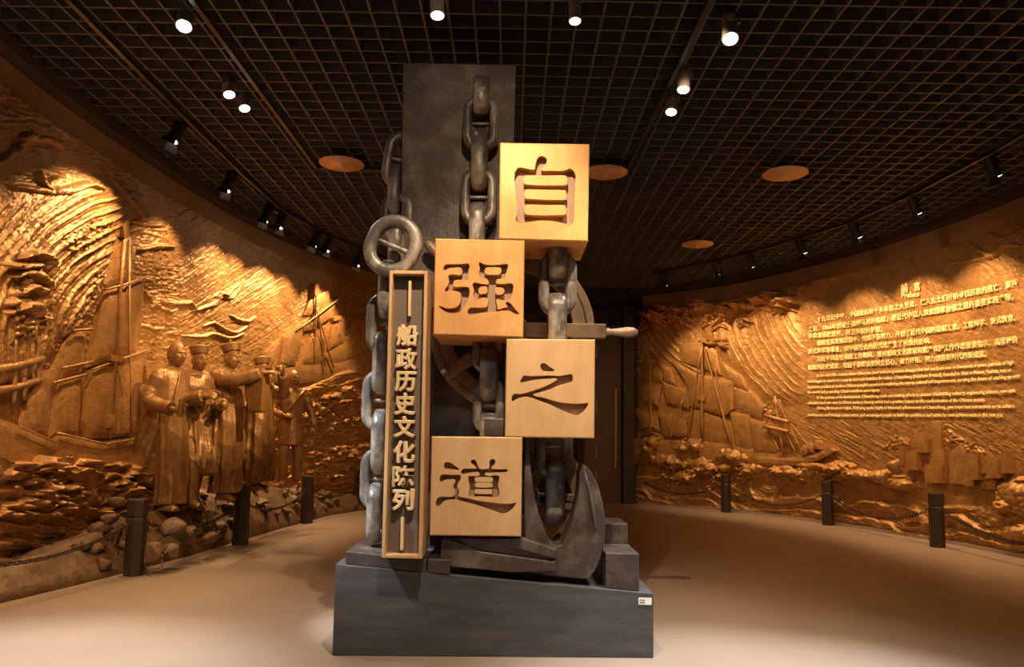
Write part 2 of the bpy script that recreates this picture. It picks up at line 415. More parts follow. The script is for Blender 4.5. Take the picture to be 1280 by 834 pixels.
        self.h += m * (h * prof * amp + h * stripe * st * (fr > 0.2) * 0.6 + h * 0.9 * np.clip(fo, 0, 1))
    def build(self, name, m, base=0.06, lip=True):
        h = self.h + base
        if lip: h[:, -1] = 0.0; h[:, 0] = 0.0; h[-1, :] = 0.0; h[0, :] = 0.0
        W = self.W; s = self.s.ravel(); n = self.ns * self.nz
        nx = np.interp(s, W.s, W.N[:, 0]); ny = np.interp(s, W.s, W.N[:, 1]); p = W.xyz(s, self.z.ravel()); hh = h.ravel()
        co = np.stack([p[:, 0] + nx * hh, p[:, 1] + ny * hh, p[:, 2]], 1).astype('f')
        i, j = np.meshgrid(np.arange(self.ns - 1), np.arange(self.nz - 1), indexing='ij'); a = (i * self.nz + j).ravel()
        q = np.stack([a, a + 1, a + self.nz + 1, a + self.nz], 1) if W is LW else np.stack([a, a + self.nz, a + self.nz + 1, a + 1], 1)
        q = q[:, ::-1] if W is RW else q
        me = bpy.data.meshes.new(name); me.vertices.add(n); me.vertices.foreach_set('co', co.ravel())
        me.loops.add(q.size); me.polygons.add(len(q)); me.loops.foreach_set('vertex_index', q.astype('i').ravel())
        me.polygons.foreach_set('loop_start', np.arange(0, q.size, 4, dtype='i'))
        me.update(calc_edges=True); me.validate(); me.materials.append(m); me.shade_smooth()
        o = bpy.data.objects.new(name, me); COL.objects.link(o); return o
BASE = 0.06
def relief_piece(name, W, poly, h, m, parent, puff=0.02, h0=-0.02, curve=False, step=0.07, slope=0.0, base=BASE):
    """A carved plate on the wall: outline given in picture points, built at its real place with its own thickness."""
    if curve: poly = [(p.x, p.y) for p in catmull([(a, b, 0) for a, b in poly], 5)]
    sz = [W.sz(a, b) for a, b in poly]; pts = []
    for i in range(len(sz)):
        (a, b), (c, d) = sz[i], sz[(i + 1) % len(sz)]; L = math.hypot(c - a, d - b); n = max(1, int(L / step))
        for k in range(n): pts.append((a + (c - a) * k / n, b + (d - b) * k / n))
    nb = len(pts); A = np.array(pts)
    s0, s1, z0, z1 = A[:, 0].min(), A[:, 0].max(), A[:, 1].min(), A[:, 1].max()
    gs, gz = np.meshgrid(np.arange(s0, s1, step), np.arange(z0, z1, step)); gs = gs.ravel() + 1e-3; gz = gz.ravel() + 1e-3
    k = inpoly(gs, gz, pts); gs, gz = gs[k], gz[k]
    d, _ = segd(gs, gz, pts + [pts[0]]) if len(gs) else (np.zeros(0), 0)
    k = d > step * 0.45; P2 = [Vector(p) for p in pts] + [Vector((a, b)) for a, b in zip(gs[k], gz[k])]
    vs, es, fs, *_ = delaunay_2d_cdt(P2, [(i, (i + 1) % nb) for i in range(nb)], [], 1, 1e-6)
    V = np.array([(v.x, v.y) for v in vs]); dd, _ = segd(V[:, 0], V[:, 1], pts + [pts[0]])
    hh = base + h + puff * np.sqrt(np.clip(dd / (0.18 + 1e-6), 0, 1)) + slope * (V[:, 0] - s0) / (s1 - s0 + 1e-6)
    co = W.xyz(V[:, 0], V[:, 1]); nx = np.interp(V[:, 0], W.s, W.N[:, 0]); ny = np.interp(V[:, 0], W.s, W.N[:, 1])
    top = co + np.stack([nx * hh, ny * hh, 0 * hh], 1)
    hb = base + h0; bot = co + np.stack([nx * hb, ny * hb, 0 * nx], 1)
    n = len(V); cnt = {}
    tris = [tuple(f) for f in fs]
    for f in tris:
        for i in range(len(f)):
            e = (f[i], f[(i + 1) % len(f)]); cnt[e] = 1
    F = list(tris)
    for (a, b) in list(cnt):
        if (b, a) not in cnt: F.append((b, a, n + a, n + b))
    mb = MB(); mb.add(np.concatenate([top, bot]).tolist(), F)
    return mb.build(name, m, parent)
def relief_bar(name, W, pts, w, h, m, parent, base=BASE, w2=None):
    """A round spar or line on the wall, from picture points; w is its radius in metres."""
    P3 = []
    for a, b in pts:
        s, z = W.sz(a, b); P3.append(Vector(W.xyz(np.array([s]), np.array([z]), base + h)[0]))
    if len(P3) == 2: w = w * .6; P3 = [P3[0].lerp(P3[1], t / 6) for t in range(7)]
    w = w if len(pts) == 2 else w * .6
    rr = [w + ((w2 if w2 is not None else w) - w) * i / (len(P3) - 1) for i in range(len(P3))]
    return MB().tube(P3, rr, 8).build(name, m, parent, smooth=True)

def curb(name, W, s0, s1, m):
    n = 90; s = np.linspace(s0, s1, n); V = np.concatenate([W.xyz(s, 0.0, .14), W.xyz(s, .045, .14), W.xyz(s, .05, .02), W.xyz(s, 0.0, .02)]).tolist(); f = []
    for i in range(n - 1):
        for k in range(4): l = (k + 1) % 4; f.append((k * n + i, k * n + i + 1, l * n + i + 1, l * n + i))
    return tag(MB().add(V, f).build(name, m), kind='structure')
curb('baseboard_right', RW, 1.0, RW.L - .2, M['floor'])
# ---- left mural
F = Field(LW, float(np.interp(5.0, LW.P[:, 1], LW.s)), LW.L - 0.6, 0.05, 4.33, 0.0098)
x, y = F.px, F.py
one = np.ones_like(x)
lsails = [[(113, 362), (124, 328), (132, 298), (156, 293), (155, 346), (134, 358)],
          [(96, 459), (108, 410), (117, 365), (144, 357), (168, 346), (166, 400), (158, 444), (134, 451)],
          [(90, 525), (93, 490), (98, 463), (134, 448), (170, 437), (164, 480), (157, 545), (95, 548)],
          [(60, 478), (52, 465), (63, 436), (76, 413), (96, 412), (92, 455)],
          [(9, 542), (17, 505), (36, 466), (59, 459), (54, 490), (42, 548)],
          [(44, 548), (50, 505), (58, 480), (86, 470), (84, 520), (80, 548)],
          [(158, 505), (166, 492), (196, 476), (196, 520), (160, 545)]]
lhull = [[(-30, 520), (0, 530), (48, 550), (46, 572), (20, 600), (-40, 600)], [(48, 538), (112, 552), (170, 543), (240, 535), (240, 600), (90, 612), (46, 578)]]
rsails = [[(374, 394), (382, 374), (409, 361), (406, 378), (388, 394)], [(360, 416), (384, 400), (417, 374), (408, 398), (386, 412)],
          [(342, 458), (348, 420), (372, 402), (370, 430), (362, 456)], [(398, 456), (404, 440), (432, 416), (462, 408), (458, 440), (420, 456)],
          [(370, 456), (380, 424), (402, 418), (398, 456)], [(404, 438), (410, 400), (428, 394), (424, 428)], [(318, 470), (326, 440), (344, 424), (340, 460)],
          [(424, 420), (438, 398), (460, 388), (458, 404)]]
ship = np.zeros_like(x)
for p in lsails + lhull + rsails: ship = np.maximum(ship, F.mask(p, 3))
wv = F.mask([(-80, 480), (-80, 250), (40, 238), (110, 226), (160, 248), (166, 285), (140, 300), (115, 360), (92, 410), (60, 420), (20, 480)], 14)
F.h += 0.07 * wv
F.arcs(wv, (205, 440), 12.0, 0.034, 3, 4, 0.85)
F.streaks(wv, R(-52), 30, 3.2, 0.010, 8)
spots = np.clip(F.mask([(40, 470), (75, 400), (110, 330), (120, 340), (90, 400), (60, 460)], 6) + F.mask([(60, 300), (110, 270), (130, 280), (70, 325)], 6), 0, 1)
F.h += 0.02 * spots * (vn(x / 3, y / 3, 12) > 0.5)
sky = np.clip(1 - wv, 0, 1) * smooth01((470 - y) / 30)
F.streaks(sky * smooth01((x - 190) / 40), R(-33), 50, 3.4, 0.014, 15)
F.streaks(sky * smooth01((235 - x) / 30), R(6), 34, 4.0, 0.020, 18)
F.h += 0.007 * sky * smooth01((235 - x) / 30) * (vn(x / 3.2, y / 3.2, 21) > 0.55) * smooth01((y - 270) / 20)
up = smooth01((250 - y + (x - 60) * 0.35) / 40) * smooth01((170 - x) / 30)
F.h += up * 0.045 * (fbm(x / 22, y / 18, 25) - 0.3)
for pts, w, h in [([(0, 232), (30, 236), (45, 238), (64, 238), (80, 234), (98, 230), (112, 236)], 5, .05), ([(36, 214), (44, 232), (52, 226), (60, 220)], 4, .06),
                  ([(-20, 205), (10, 186), (20, 170), (40, 175)], 6, .06), ([(44, 172), (60, 178), (70, 188)], 4, .05),
                  ([(130, 226), (150, 252), (168, 270), (186, 272)], 3.5, .05), ([(150, 276), (170, 280), (196, 282)], 3, .05), ([(165, 312), (190, 308), (212, 309)], 3, .05),
                  ([(168, 360), (178, 372), (190, 383), (206, 390), (214, 386)], 3, .035), ([(182, 384), (190, 376), (204, 380), (232, 379), (238, 388)], 3, .035),
                  ([(236, 389), (252, 384), (266, 378), (270, 370), (284, 372), (292, 364), (300, 352)], 3, .035), ([(262, 372), (268, 366), (280, 368), (288, 360), (298, 350)], 2, .03),
                  ([(248, 408), (262, 404), (276, 412), (290, 416), (304, 408)], 2.2, .03), ([(282, 394), (294, 400), (306, 402), (314, 396)], 2.2, .03),
                  ([(158, 406), (176, 408), (186, 412), (196, 410)], 3, .03), ([(222, 420), (246, 421), (262, 418), (282, 423), (300, 417)], 2.5, .035),
                  ([(416, 446), (396, 444), (384, 452), (398, 458), (420, 452)], 2.5, .03), ([(368, 462), (400, 468), (430, 466), (455, 470)], 3, .03)]:
    F.stroke(pts, w, h)
for q in [([(0, 322), (16, 316), (34, 319), (43, 332), (40, 343)], 4), ([(-10, 345), (12, 340), (34, 350), (40, 362)], 4), ([(0, 366), (16, 358), (32, 366), (36, 380)], 4), ([(-6, 388), (10, 380), (24, 386), (24, 396)], 4), ([(-20, 330), (6, 332), (28, 330)], 4)]:
    F.stroke(q[0], q[1], .09)
for k in range(30):
    a = random.Random(k); F.lump(a.uniform(-20, 40), a.uniform(322, 402), a.uniform(3, 8), a.uniform(3, 7), .09, k)
for k in range(16):
    a = random.Random(k + 50); F.lump(a.uniform(-5, 32), a.uniform(396, 418), a.uniform(2, 5), a.uniform(2, 5), .08, k)
F.h *= (1 - 0.85 * ship)
seaL = smooth01((y - 562 - 0.10 * (x - 60)) / 10) * smooth01((215 - x) / 30)
F.sea(seaL, 22, 0.12, 30, 55, 24, tilt=-0.12)
seaR = smooth01((y - 470 - 0.25 * (400 - x)) / 14) * smooth01((x - 330) / 30)
F.sea(seaR, 11, 0.065, 36, 26, 16, tilt=0.18, stripe=0.5)
F.stroke([(360, 500), (410, 476), (462, 452)], 6, .06); F.stroke([(366, 510), (415, 488), (462, 468)], 4, .04)
for k in range(30):
    a = random.Random(k + 90); cx = a.uniform(-10, 165); F.curl(cx, 585 + a.uniform(-14, 62), a.uniform(7, 14), .10, a, a.choice((1, 1, -1)))
for k in range(34):
    a = random.Random(k + 190); F.curl(a.uniform(378, 465), a.uniform(488, 600), a.uniform(5, 10), .085, a, -1)
F.h += 0.018 * (fbm(x / 5, y / 5, 40) - 0.5) + 0.006 * (vn(x / 1.6, y / 1.6, 44) - 0.5)
muralL = F.build('relief_mural', M['relief'])
tag(muralL, 'bronze wall relief of sailing ships and waves curving behind the five bronze statues', 'wall relief')
sh = relief_piece('ship_hull', LW, lhull[1], 0.07, M['relief'], muralL, 0.03)
for i, p in enumerate(lsails): relief_piece('sail', LW, p, 0.045 + 0.012 * (i % 3), M['relief'], sh, 0.035)
relief_piece('stern', LW, lhull[0], 0.07, M['relief'], sh, 0.03)
for pts in ([(50, 541), (112, 555)], [(112, 555), (168, 546)], [(0, 533), (47, 553)]): relief_bar('rail', LW, pts, 0.018, 0.11, M['relief'], sh)
for pts, w in (([(140, 276), (133, 360), (120, 548)], .035), ([(144, 300), (145, 440), (146, 548)], .022), ([(128, 452), (137, 505)], .02), ([(160, 484), (160, 548)], .03), ([(163, 488), (172, 520)], .018)): relief_bar('mast', LW, pts, w, 0.10, M['relief'], sh)
for pts in ([(96, 462), (134, 449), (171, 437)], [(113, 362), (134, 357), (170, 345)], [(58, 460), (97, 452)], [(72, 413), (97, 411)], [(46, 478), (88, 468)]): relief_bar('yard', LW, pts, 0.022, 0.10, M['relief'], sh)
relief_piece('crow_nest', LW, [(117, 443), (134, 445), (132, 452), (118, 451)], 0.13, M['relief'], sh, 0.01)
relief_piece('crow_nest', LW, [(134, 282), (142, 275), (144, 296), (136, 297)], 0.12, M['relief'], sh, 0.01)
relief_piece('funnel', LW, [(114, 520), (124, 519), (124, 534), (114, 535)], 0.12, M['relief'], sh, 0.01)
relief_piece('funnel', LW, [(131, 500), (143, 499), (143, 540), (128, 542)], 0.12, M['relief'], sh, 0.01)
s2 = relief_piece('ship_hull', LW, [(318, 462), (372, 452), (460, 448), (460, 474), (360, 480), (325, 478)], 0.03, M['relief'], muralL, 0.02)
for i, p in enumerate(rsails): relief_piece('sail', LW, p, 0.03 + 0.012 * (i % 3), M['relief'], s2, 0.025)
for pts in ([(387, 353), (385, 456)], [(388, 380), (398, 458)], [(387, 385), (409, 460)], [(448, 394), (447, 440)], [(417, 396), (417, 420)]): relief_bar('mast', LW, pts, 0.024, 0.08, M['relief'], s2)
relief_bar('yard', LW, [(361, 414), (418, 373)], 0.02, 0.08, M['relief'], s2)
relief_piece('flag', LW, [(384, 355), (389, 354), (389, 370), (384, 371)], 0.10, M['relief'], s2, 0.01)
relief_piece('flag', LW, [(409, 397), (419, 395), (419, 400), (409, 402)], 0.10, M['relief'], s2, 0.01)
sc = relief_bar('scaffold_beam', LW, [(-30, 462), (0, 457), (34, 448)], 0.055, 0.08, M['relief'], muralL)
for pts, w in (([(-30, 488), (0, 484), (33, 474)], .05), ([(10, 420), (12, 500)], .04), ([(28, 420), (30, 480)], .045), ([(0, 420), (-2, 505)], .04), ([(18, 448), (26, 480)], .03)): relief_bar('scaffold_beam', LW, pts, w, 0.07, M['relief'], muralL)

# ---- right mural
F = Field(RW, float(np.interp(6.6, RW.P[:, 1], RW.s)), RW.L - 0.12, 0.03, 4.28, 0.0108)
x, y = F.px, F.py
big = [[(803, 452), (832, 462), (830, 477), (809, 475)], [(825, 452), (843, 462), (849, 483), (834, 477)],
       [(843, 452), (876, 468), (922, 477), (922, 512), (910, 521), (866, 508), (860, 477)], [(851, 431), (880, 427), (899, 439), (906, 470), (853, 452)],
       [(906, 454), (933, 470), (941, 489), (914, 481)], [(799, 477), (830, 485), (826, 508), (807, 500)], [(830, 477), (866, 489), (864, 512), (836, 504)],
       [(793, 508), (826, 523), (828, 542), (807, 540)], [(826, 515), (862, 527), (864, 546), (834, 546)], [(868, 508), (906, 521), (922, 535), (924, 561), (862, 550)],
       [(916, 514), (941, 519), (949, 535), (947, 565), (924, 560)], [(941, 523), (968, 531), (979, 546), (977, 566), (949, 566)], [(918, 481), (945, 489), (960, 508), (956, 523), (926, 515)]]
bhull = [(788, 548), (884, 552), (947, 560), (984, 566), (984, 586), (788, 580)]
boat = [(949, 570), (983, 573), (1008, 571), (1030, 566), (1046, 560), (1052, 564), (1032, 576), (1000, 582), (955, 583)]
def rect(a, b, c, d): return [(a, b), (c, b), (c, d), (a, d)]
bld = [rect(1165, 529, 1184, 566), rect(1148, 545, 1166, 556), rect(1150, 549, 1172, 566), rect(1146, 564, 1161, 588), rect(1161, 563, 1178, 590), rect(1178, 562, 1191, 583), rect(1169, 581, 1191, 604),
       rect(1138, 558, 1144, 579), [(1195, 565), (1207, 557), (1216, 564), (1216, 606), (1195, 604)], rect(1217.5, 567, 1229, 608), rect(1241, 572, 1250, 592), rect(1251, 574, 1266, 598),
       [(1234, 590), (1239, 587), (1245, 591), (1245, 612), (1234, 611)], [(1246, 592), (1252, 589), (1257, 592), (1257, 613), (1246, 612)], rect(1267, 564, 1274, 592), rect(1229, 572, 1240, 600)]
ship = np.zeros_like(x)
for p in big + [bhull, boat] + bld: ship = np.maximum(ship, F.mask(p, 2))
w1 = F.mask([(795, 390), (820, 372), (850, 400), (846, 430), (880, 470), (850, 462), (815, 440)], 8)
F.arcs(w1, (905, 372), 8, 0.04, 4, 3)
w2 = F.mask([(872, 400), (920, 372), (990, 380), (1010, 430), (1020, 500), (960, 500), (905, 440)], 10)
F.arcs(w2, (1085, 360), 9, 0.013, 5, 5); F.h += 0.05 * w2
sky = smooth01((600 - y) / 30) * (1 - 0.8 * w2) * (1 - w1)
F.streaks(sky * smooth01((x - 930) / 60), R(27), 60, 3.0, 0.013, 16)
F.streaks(sky * smooth01((x - 1010) / 60), R(40), 26, 2.2, 0.009, 19)
F.h += 0.03 * F.mask([(790, 400), (815, 440), (850, 465), (800, 452), (790, 520)], 8) * (vn(x / 2.2, y / 2.2, 22) > .5)
F.h += 0.04 * F.mask([(915, 478), (930, 480), (975, 520), (972, 528)], 4) * (vn(x / 2, y / 2, 23) > .5)
F.h += 0.035 * F.mask([(1110, 560), (1125, 545), (1145, 555), (1150, 560)], 4) * (vn(x / 2, y / 2, 24) > .5)
F.h += 0.035 * F.mask([(1186, 530), (1200, 548), (1240, 565), (1235, 575), (1195, 556), (1186, 560)], 4) * (vn(x / 2, y / 2, 26) > .5)
crest = F.mask([(800, 392), (830, 370), (870, 362), (930, 352), (990, 345), (1045, 330), (1110, 318), (1110, 330), (1030, 358), (990, 385), (960, 380), (905, 390), (880, 402), (850, 412), (825, 400)], 8)
F.h += crest * (0.06 + 0.10 * fbm(x / 7, y / 6, 27))
for k in range(60):
    a = random.Random(k + 300); t = a.random(); cx = 812 + 190 * t; cy = 404 - 26 * t + 6 * math.sin(t * 14) - a.uniform(0, 14); F.lump(cx, cy, a.uniform(5, 13), a.uniform(4, 8), .19, k, .6)
for k in range(14):
    a = random.Random(k + 400); F.lump(a.uniform(868, 918), a.uniform(424, 440), a.uniform(4, 8), a.uniform(2.5, 4), .12, k, .5)
for pts, w, h in [([(1220, 305), (1246, 320), (1262, 306), (1285, 308)], 4, .06), ([(1240, 290), (1262, 300), (1290, 285)], 5, .05), ([(1190, 330), (1222, 326), (1245, 322)], 3, .04)]: F.stroke(pts, w, h)
top = smooth01((330 + (1000 - x) * 0.08 - y) / 14) * smooth01((1130 - x) / 60)
F.h += 0.05 * top * fbm(x / 12, y / 9, 29)
F.h *= (1 - 0.85 * ship)
txt = F.mask([(1005, 400), (1120, 345), (1300, 330), (1300, 525), (1005, 525)], 8)
F.h = F.h * (1 - 0.6 * txt)
sb = 588 + 0.10 * (x - 790) * (x > 790)
seaR = smooth01((y - sb) / 10)
F.sea(seaR, 19, 0.07, 31, 52, 26, tilt=-0.16, stripe=0.5)
F.streaks(seaR, R(24), 40, 2.6, 0.022, 34)
F.h += seaR * smooth01((y - sb - 28) / 14) * 0.035 * (fbm(x / 4, y / 3, 33) - .3)
for k in range(26):
    a = random.Random(k + 600); F.curl(a.uniform(810, 1000), 398 + a.uniform(-24, 6) - .1 * 0, a.uniform(6, 11), .12, a, 1)
for k in range(22):
    a = random.Random(k + 700); F.curl(a.uniform(830, 1120), a.uniform(588, 604), a.uniform(5, 9), .09, a, 1)
for cx, cy, rx, ry in [(816, 556, 13, 11), (822, 552, 9, 8), (812, 566, 12, 9), (868, 556, 14, 10), (876, 560, 10, 9), (856, 562, 9, 7), (832, 576, 22, 9), (850, 580, 14, 8), (876, 580, 20, 11), (888, 586, 12, 9), (916, 569, 18, 9), (930, 574, 14, 8),
                       (858, 594, 20, 8), (870, 598, 10, 7), (912, 586, 14, 6), (945, 586, 22, 7), (985, 588, 20, 8), (1008, 592, 16, 7), (1020, 583, 18, 6), (1052, 584, 22, 8), (1075, 594, 20, 7), (1110, 596, 22, 8), (1135, 606, 18, 8), (1125, 583, 7, 9), (1145, 608, 10, 6), (1280, 620, 24, 22), (1268, 634, 14, 8), (1283, 666, 14, 10)]:
    F.lump(cx, cy, rx, ry, .17, int(cx), .45)
F.h += 0.016 * (fbm(x / 5, y / 5, 41) - 0.5) + 0.005 * (vn(x / 1.4, y / 1.4, 45) - 0.5)
muralR = F.build('relief_mural', M['relief'])
tag(muralR, 'bronze wall relief of a storm wave, tall ship and town under the gold preface text', 'wall relief')
b1 = relief_piece('ship_hull', RW, bhull, 0.06, M['relief'], muralR, 0.03)
for i, p in enumerate(big): relief_piece('sail', RW, p, 0.04 + 0.02 * (i % 3), M['relief'], b1, 0.03)
for pts, w in (([(883, 424), (883, 548)], .05), ([(882, 436), (864, 550)], .03), ([(886, 436), (922, 558)], .035), ([(818, 442), (818, 552)], .03), ([(846, 515), (844, 550)], .025), ([(900, 460), (906, 500)], .025), ([(858, 500), (846, 548)], .02)): relief_bar('mast', RW, pts, w, .12, M['relief'], b1)
relief_piece('flag', RW, [(882, 424), (890, 425), (890, 430), (882, 429)], 0.16, M['relief'], b1, .01)
relief_piece('crow_nest', RW, [(876, 496), (888, 497), (887, 502), (878, 501)], 0.15, M['relief'], b1, .01)
for pts in ([(805, 538), (818, 533), (830, 538)], [(806, 545), (818, 541), (830, 545)]): relief_bar('bow_rail', RW, pts, .03, .09, M['relief'], b1)
b2 = relief_piece('fishing_boat', RW, boat, 0.11, M['relief'], muralR, 0.03)
for pts, w in (([(978, 496), (988, 566)], .04), ([(977, 500), (974, 526)], .03), ([(984, 500), (990, 522)], .02)): relief_bar('mast', RW, pts, w, .13, M['relief'], b2)
for pts in ([(967, 520), (997, 528)], [(966, 533), (997, 540)]): relief_bar('yard', RW, pts, .06, .17, M['relief'], b2)
for pts in ([(980, 500), (1010, 562)], [(990, 540), (1004, 566)], [(998, 530), (1022, 560)], [(968, 534), (984, 566)], [(982, 500), (965, 532)]): relief_bar('rigging', RW, pts, .018, .12, M['relief'], b2)
for c in ((1022, 560), (1030, 556), (1014, 562)):
    relief_piece('sailor', RW, [(c[0] - 4, c[1] + 6), (c[0] - 3, c[1] - 2), (c[0], c[1] - 6), (c[0] + 4, c[1] - 2), (c[0] + 5, c[1] + 6)], .14, M['relief'], b2, .03)
for i, p in enumerate(bld): relief_piece('carved_building', RW, p, 0.05 + 0.035 * (i % 4), M['relief'], muralR, 0.006)
# ------------------------------------------------------------------ monument
pA, pB = ground(415, 820), ground(817, 823)
zl, zr = at(420, 705, pA.y).z, at(817, 742, pB.y).z
DEP = 1.25
def ptop(x): return zl + (zr - zl) * (x - pA.x) / (pB.x - pA.x)
mb = MB(); c = [pA, pB, pB + Vector((0, DEP, 0)), pA + Vector((0, DEP, 0))]
mb.hexa([Vector((p.x, p.y, 0)) for p in c] + [Vector((p.x, p.y, z)) for p, z in zip(c, (zl, zr, zr, zl))])
plinth = mb.build('plinth', M['ironx'], bevel=0.006)
tag(plinth, 'long dark grey wedge shaped iron plinth on the floor carrying the whole monument', 'plinth')
st = empty('sticker', at(806, 751, pA.y + 0.03), 'small white sticker on the right end of the dark plinth front', 'sticker')
def front_y(px): return pA.y + (pB.y - pA.y) * (px - 415) / 402
a = [at(u, v, front_y(806) - 0.001) for u, v in ((798, 756), (814.5, 756.3), (814.5, 747.6), (798, 747.3))]
MB().prism([local(st, p) for p in a], (0, -0.003, 0)).build('label_plate', M['white'], st)
for v in (750.2, 753.4):
    for u in (799.8, 802.0, 804.2):
        q = [at(u + i, v + j, front_y(806) - 0.0045) for i, j in ((0, .8), (1.6, .8), (1.6, -.6), (0, -.6))]
        MB().prism([local(st, p) for p in q], (0, -0.001, 0)).build('print_mark', M['ink'], st)

Ys = 4.98
def wedge(name, x0, x1, zt0, zt1, y0, y1, m, label, cat='block', bevel=0.006, zb=None):
    b = [(x0, y0), (x1, y0), (x1, y1), (x0, y1)]
    mb = MB().hexa([Vector((x, y, (ptop(x) if zb is None else zb) + 0.0005)) for x, y in b] + [Vector((x, y, z)) for (x, y), z in zip(b, (zt0, zt1, zt1, zt0))])
    return tag(mb.build(name, m, bevel=bevel), label, cat)
wedge('base_slab', at(432, 690, Ys).x, at(533, 700, Ys).x, at(432, 689, Ys).z, at(533, 700, Ys).z, Ys, Ys + 0.62, M['iron'], 'flat iron slab on the left end of the plinth under the plaque and loose chain', 'slab')
wedge('iron_block', at(534.5, 700, Ys).x, at(563, 700, Ys).x, at(534, 699, Ys).z, at(563, 700, Ys).z, Ys, Ys + 0.2, M['iron'], 'low iron block just right of the foot of the tall plaque')
xa, xb = at(757, 692, 5.05).x, at(799, 692, 5.05).x
za = at(780, 692, 5.05).z
wedge('iron_block', xa, xb, za, za, 5.05, 5.5, M['iron'], 'square iron block on the right end of the plinth beside the anchor fluke')
xa2, xb2 = at(752, 655, 5.52).x, at(785, 655, 5.52).x; zb2 = at(780, 655, 5.52).z
wedge('iron_block', xa2, xb2, zb2, zb2, 5.52, 5.95, M['iron'], 'taller iron block standing behind the square block right of the anchor')

YSL = 5.74
mb = MB(); tl, tr = at(504, 78, YSL), at(645, 82, YSL); bl = at(502, 480, YSL)
xl, xr = tl.x, tr.x
mb.hexa([Vector((bl.x, YSL, ptop(bl.x) + .001)), Vector((xr - .02, YSL, ptop(xr) + .001)), Vector((xr - .02, YSL + .32, ptop(xr) + .001)), Vector((bl.x, YSL + .32, ptop(bl.x) + .001)), tl, tr, tr + Vector((0, .32, 0)), tl + Vector((0, .32, 0))])
tag(mb.build('upright_slab', M['iron'], bevel=0.005), 'tall dark scuffed iron slab rising behind the four brass cubes', 'slab')

# ---- carved cubes
def carved_cube(label, quad, Y, depth, crop_quad, pos, neg, m):
    TL, TR, BR, BL = [at(u, v, Y) for u, v in quad]
    cx = (TL + TR + BR + BL) / 4; root = Vector((cx.x, Y, (BL.z + BR.z) / 2))
    ctl, ctr, cbr, cbl = [Vector(p) for p in crop_quad]
    def uv(p):
        p = Vector(p); ax, ay = (ctr - ctl + cbr - cbl) / 2, (cbl - ctl + cbr - ctr) / 2; d = p - ctl
        det = ax.x * ay.y - ax.y * ay.x
        return Vector(((d.x * ay.y - d.y * ay.x) / det, (ax.x * d.y - ax.y * d.x) / det))
    def w(u, v, dy): return (TL * (1 - u) * (1 - v) + TR * u * (1 - v) + BR * u * v + BL * (1 - u) * v) + Vector((0, dy, 0)) - root
    loops = [('p', [uv((q.x, q.y)) for q in catmull([(a, b, 0) for a, b in pl], 4)]) for pl in pos] + [('n', [uv((q.x, q.y)) for q in catmull([(a, b, 0) for a, b in pl], 4)]) for pl in neg]
    e = 0.012
    P = [Vector((e, e)), Vector((1 - e, e)), Vector((1 - e, 1 - e)), Vector((e, 1 - e))]; fin = [[0, 1, 2, 3]]; kinds = ['o']
    for k, l in loops:
        fin.append(list(range(len(P), len(P) + len(l)))); P += l; kinds.append(k)
    # a few points across the face keep the triangles even
    vs, es, fs, ov, oe, of = delaunay_2d_cdt(P, [], fin, 0, 1e-7)
    hole = []
    for ids in of:
        ks = [kinds[i] for i in ids]; hole.append('p' in ks and 'n' not in ks)
    D = 0.05
    nv = len(vs); V = [w(v.x, v.y, 0) for v in vs] + [w(v.x, v.y, D) for v in vs]
    Fc = [tuple(f) for f, h in zip(fs, hole) if not h]
    own = {}
    for f, h in zip(fs, hole):
        for i in range(len(f)): own[(f[i], f[(i + 1) % len(f)])] = h
    for (a, b), h in own.items():
        if h and own.get((b, a)) is False: Fc.append((b, a, nv + a, nv + b))
    mb = MB().add(V, Fc)
    cs = [(0, 0), (1, 0), (1, 1), (0, 1)]; ci = [(e, e), (1 - e, e), (1 - e, 1 - e), (e, 1 - e)]
    A = [w(*q, 0) for q in ci]; B = [w(*q, 0.007) for q in cs]; Cc = [w(*q, depth - .006) for q in cs]; E = [w(*q, depth) for q in ci]
    mb.add(A + B + Cc + E, [(i, (i + 1) % 4, 4 + (i + 1) % 4, 4 + i) for i in range(4)] + [(4 + i, 4 + (i + 1) % 4, 8 + (i + 1) % 4, 8 + i) for i in range(4)]
           + [(8 + i, 8 + (i + 1) % 4, 12 + (i + 1) % 4, 12 + i) for i in range(4)] + [(12, 13, 14, 15)])
    o = mb.build('brass_cube', m, fix=False); o.location = root
    tag(o, label, 'cube')
    fl = MB().add([w(v.x, v.y, D) for v in vs] , [tuple(f) for f, h in zip(fs, hole) if h])
    fo = fl.build('carved_character', M['recess'], o, fix=False)
    return o
q1 = ((62, 55), (720, 68), (708, 770), (52, 762))
zi_p = [[(168, 300), (172, 270), (190, 245), (215, 238), (250, 245), (310, 255), (318, 240), (325, 205), (335, 175), (355, 157), (385, 158), (405, 180), (400, 205), (385, 225), (368, 250), (372, 261), (430, 262), (520, 262), (550, 252), (580, 248), (605, 268), (618, 305), (612, 350), (610, 400), (605, 500), (605, 600), (600, 635), (575, 655), (545, 650), (520, 640), (450, 626), (370, 622), (290, 630), (240, 638), (215, 645), (190, 640), (178, 615), (185, 560), (180, 480), (172, 400), (168, 340)]]
zi_n = [[(235, 330), (240, 305), (262, 296), (400, 296), (530, 295), (552, 310), (552, 345), (540, 365), (400, 368), (260, 362), (238, 350)],
        [(240, 430), (245, 408), (264, 398), (400, 400), (530, 402), (546, 420), (546, 450), (535, 472), (400, 472), (260, 465), (242, 452)],
        [(238, 540), (245, 518), (264, 508), (400, 510), (525, 510), (543, 528), (543, 560), (530, 580), (400, 585), (265, 582), (242, 565)]]
carved_cube('topmost brass cube, carved with the character that holds three bars in a frame', ((625, 178), (737, 180), (735, 302), (623.5, 299)), 4.95, 0.56, q1, zi_p, zi_n, M['brass'])
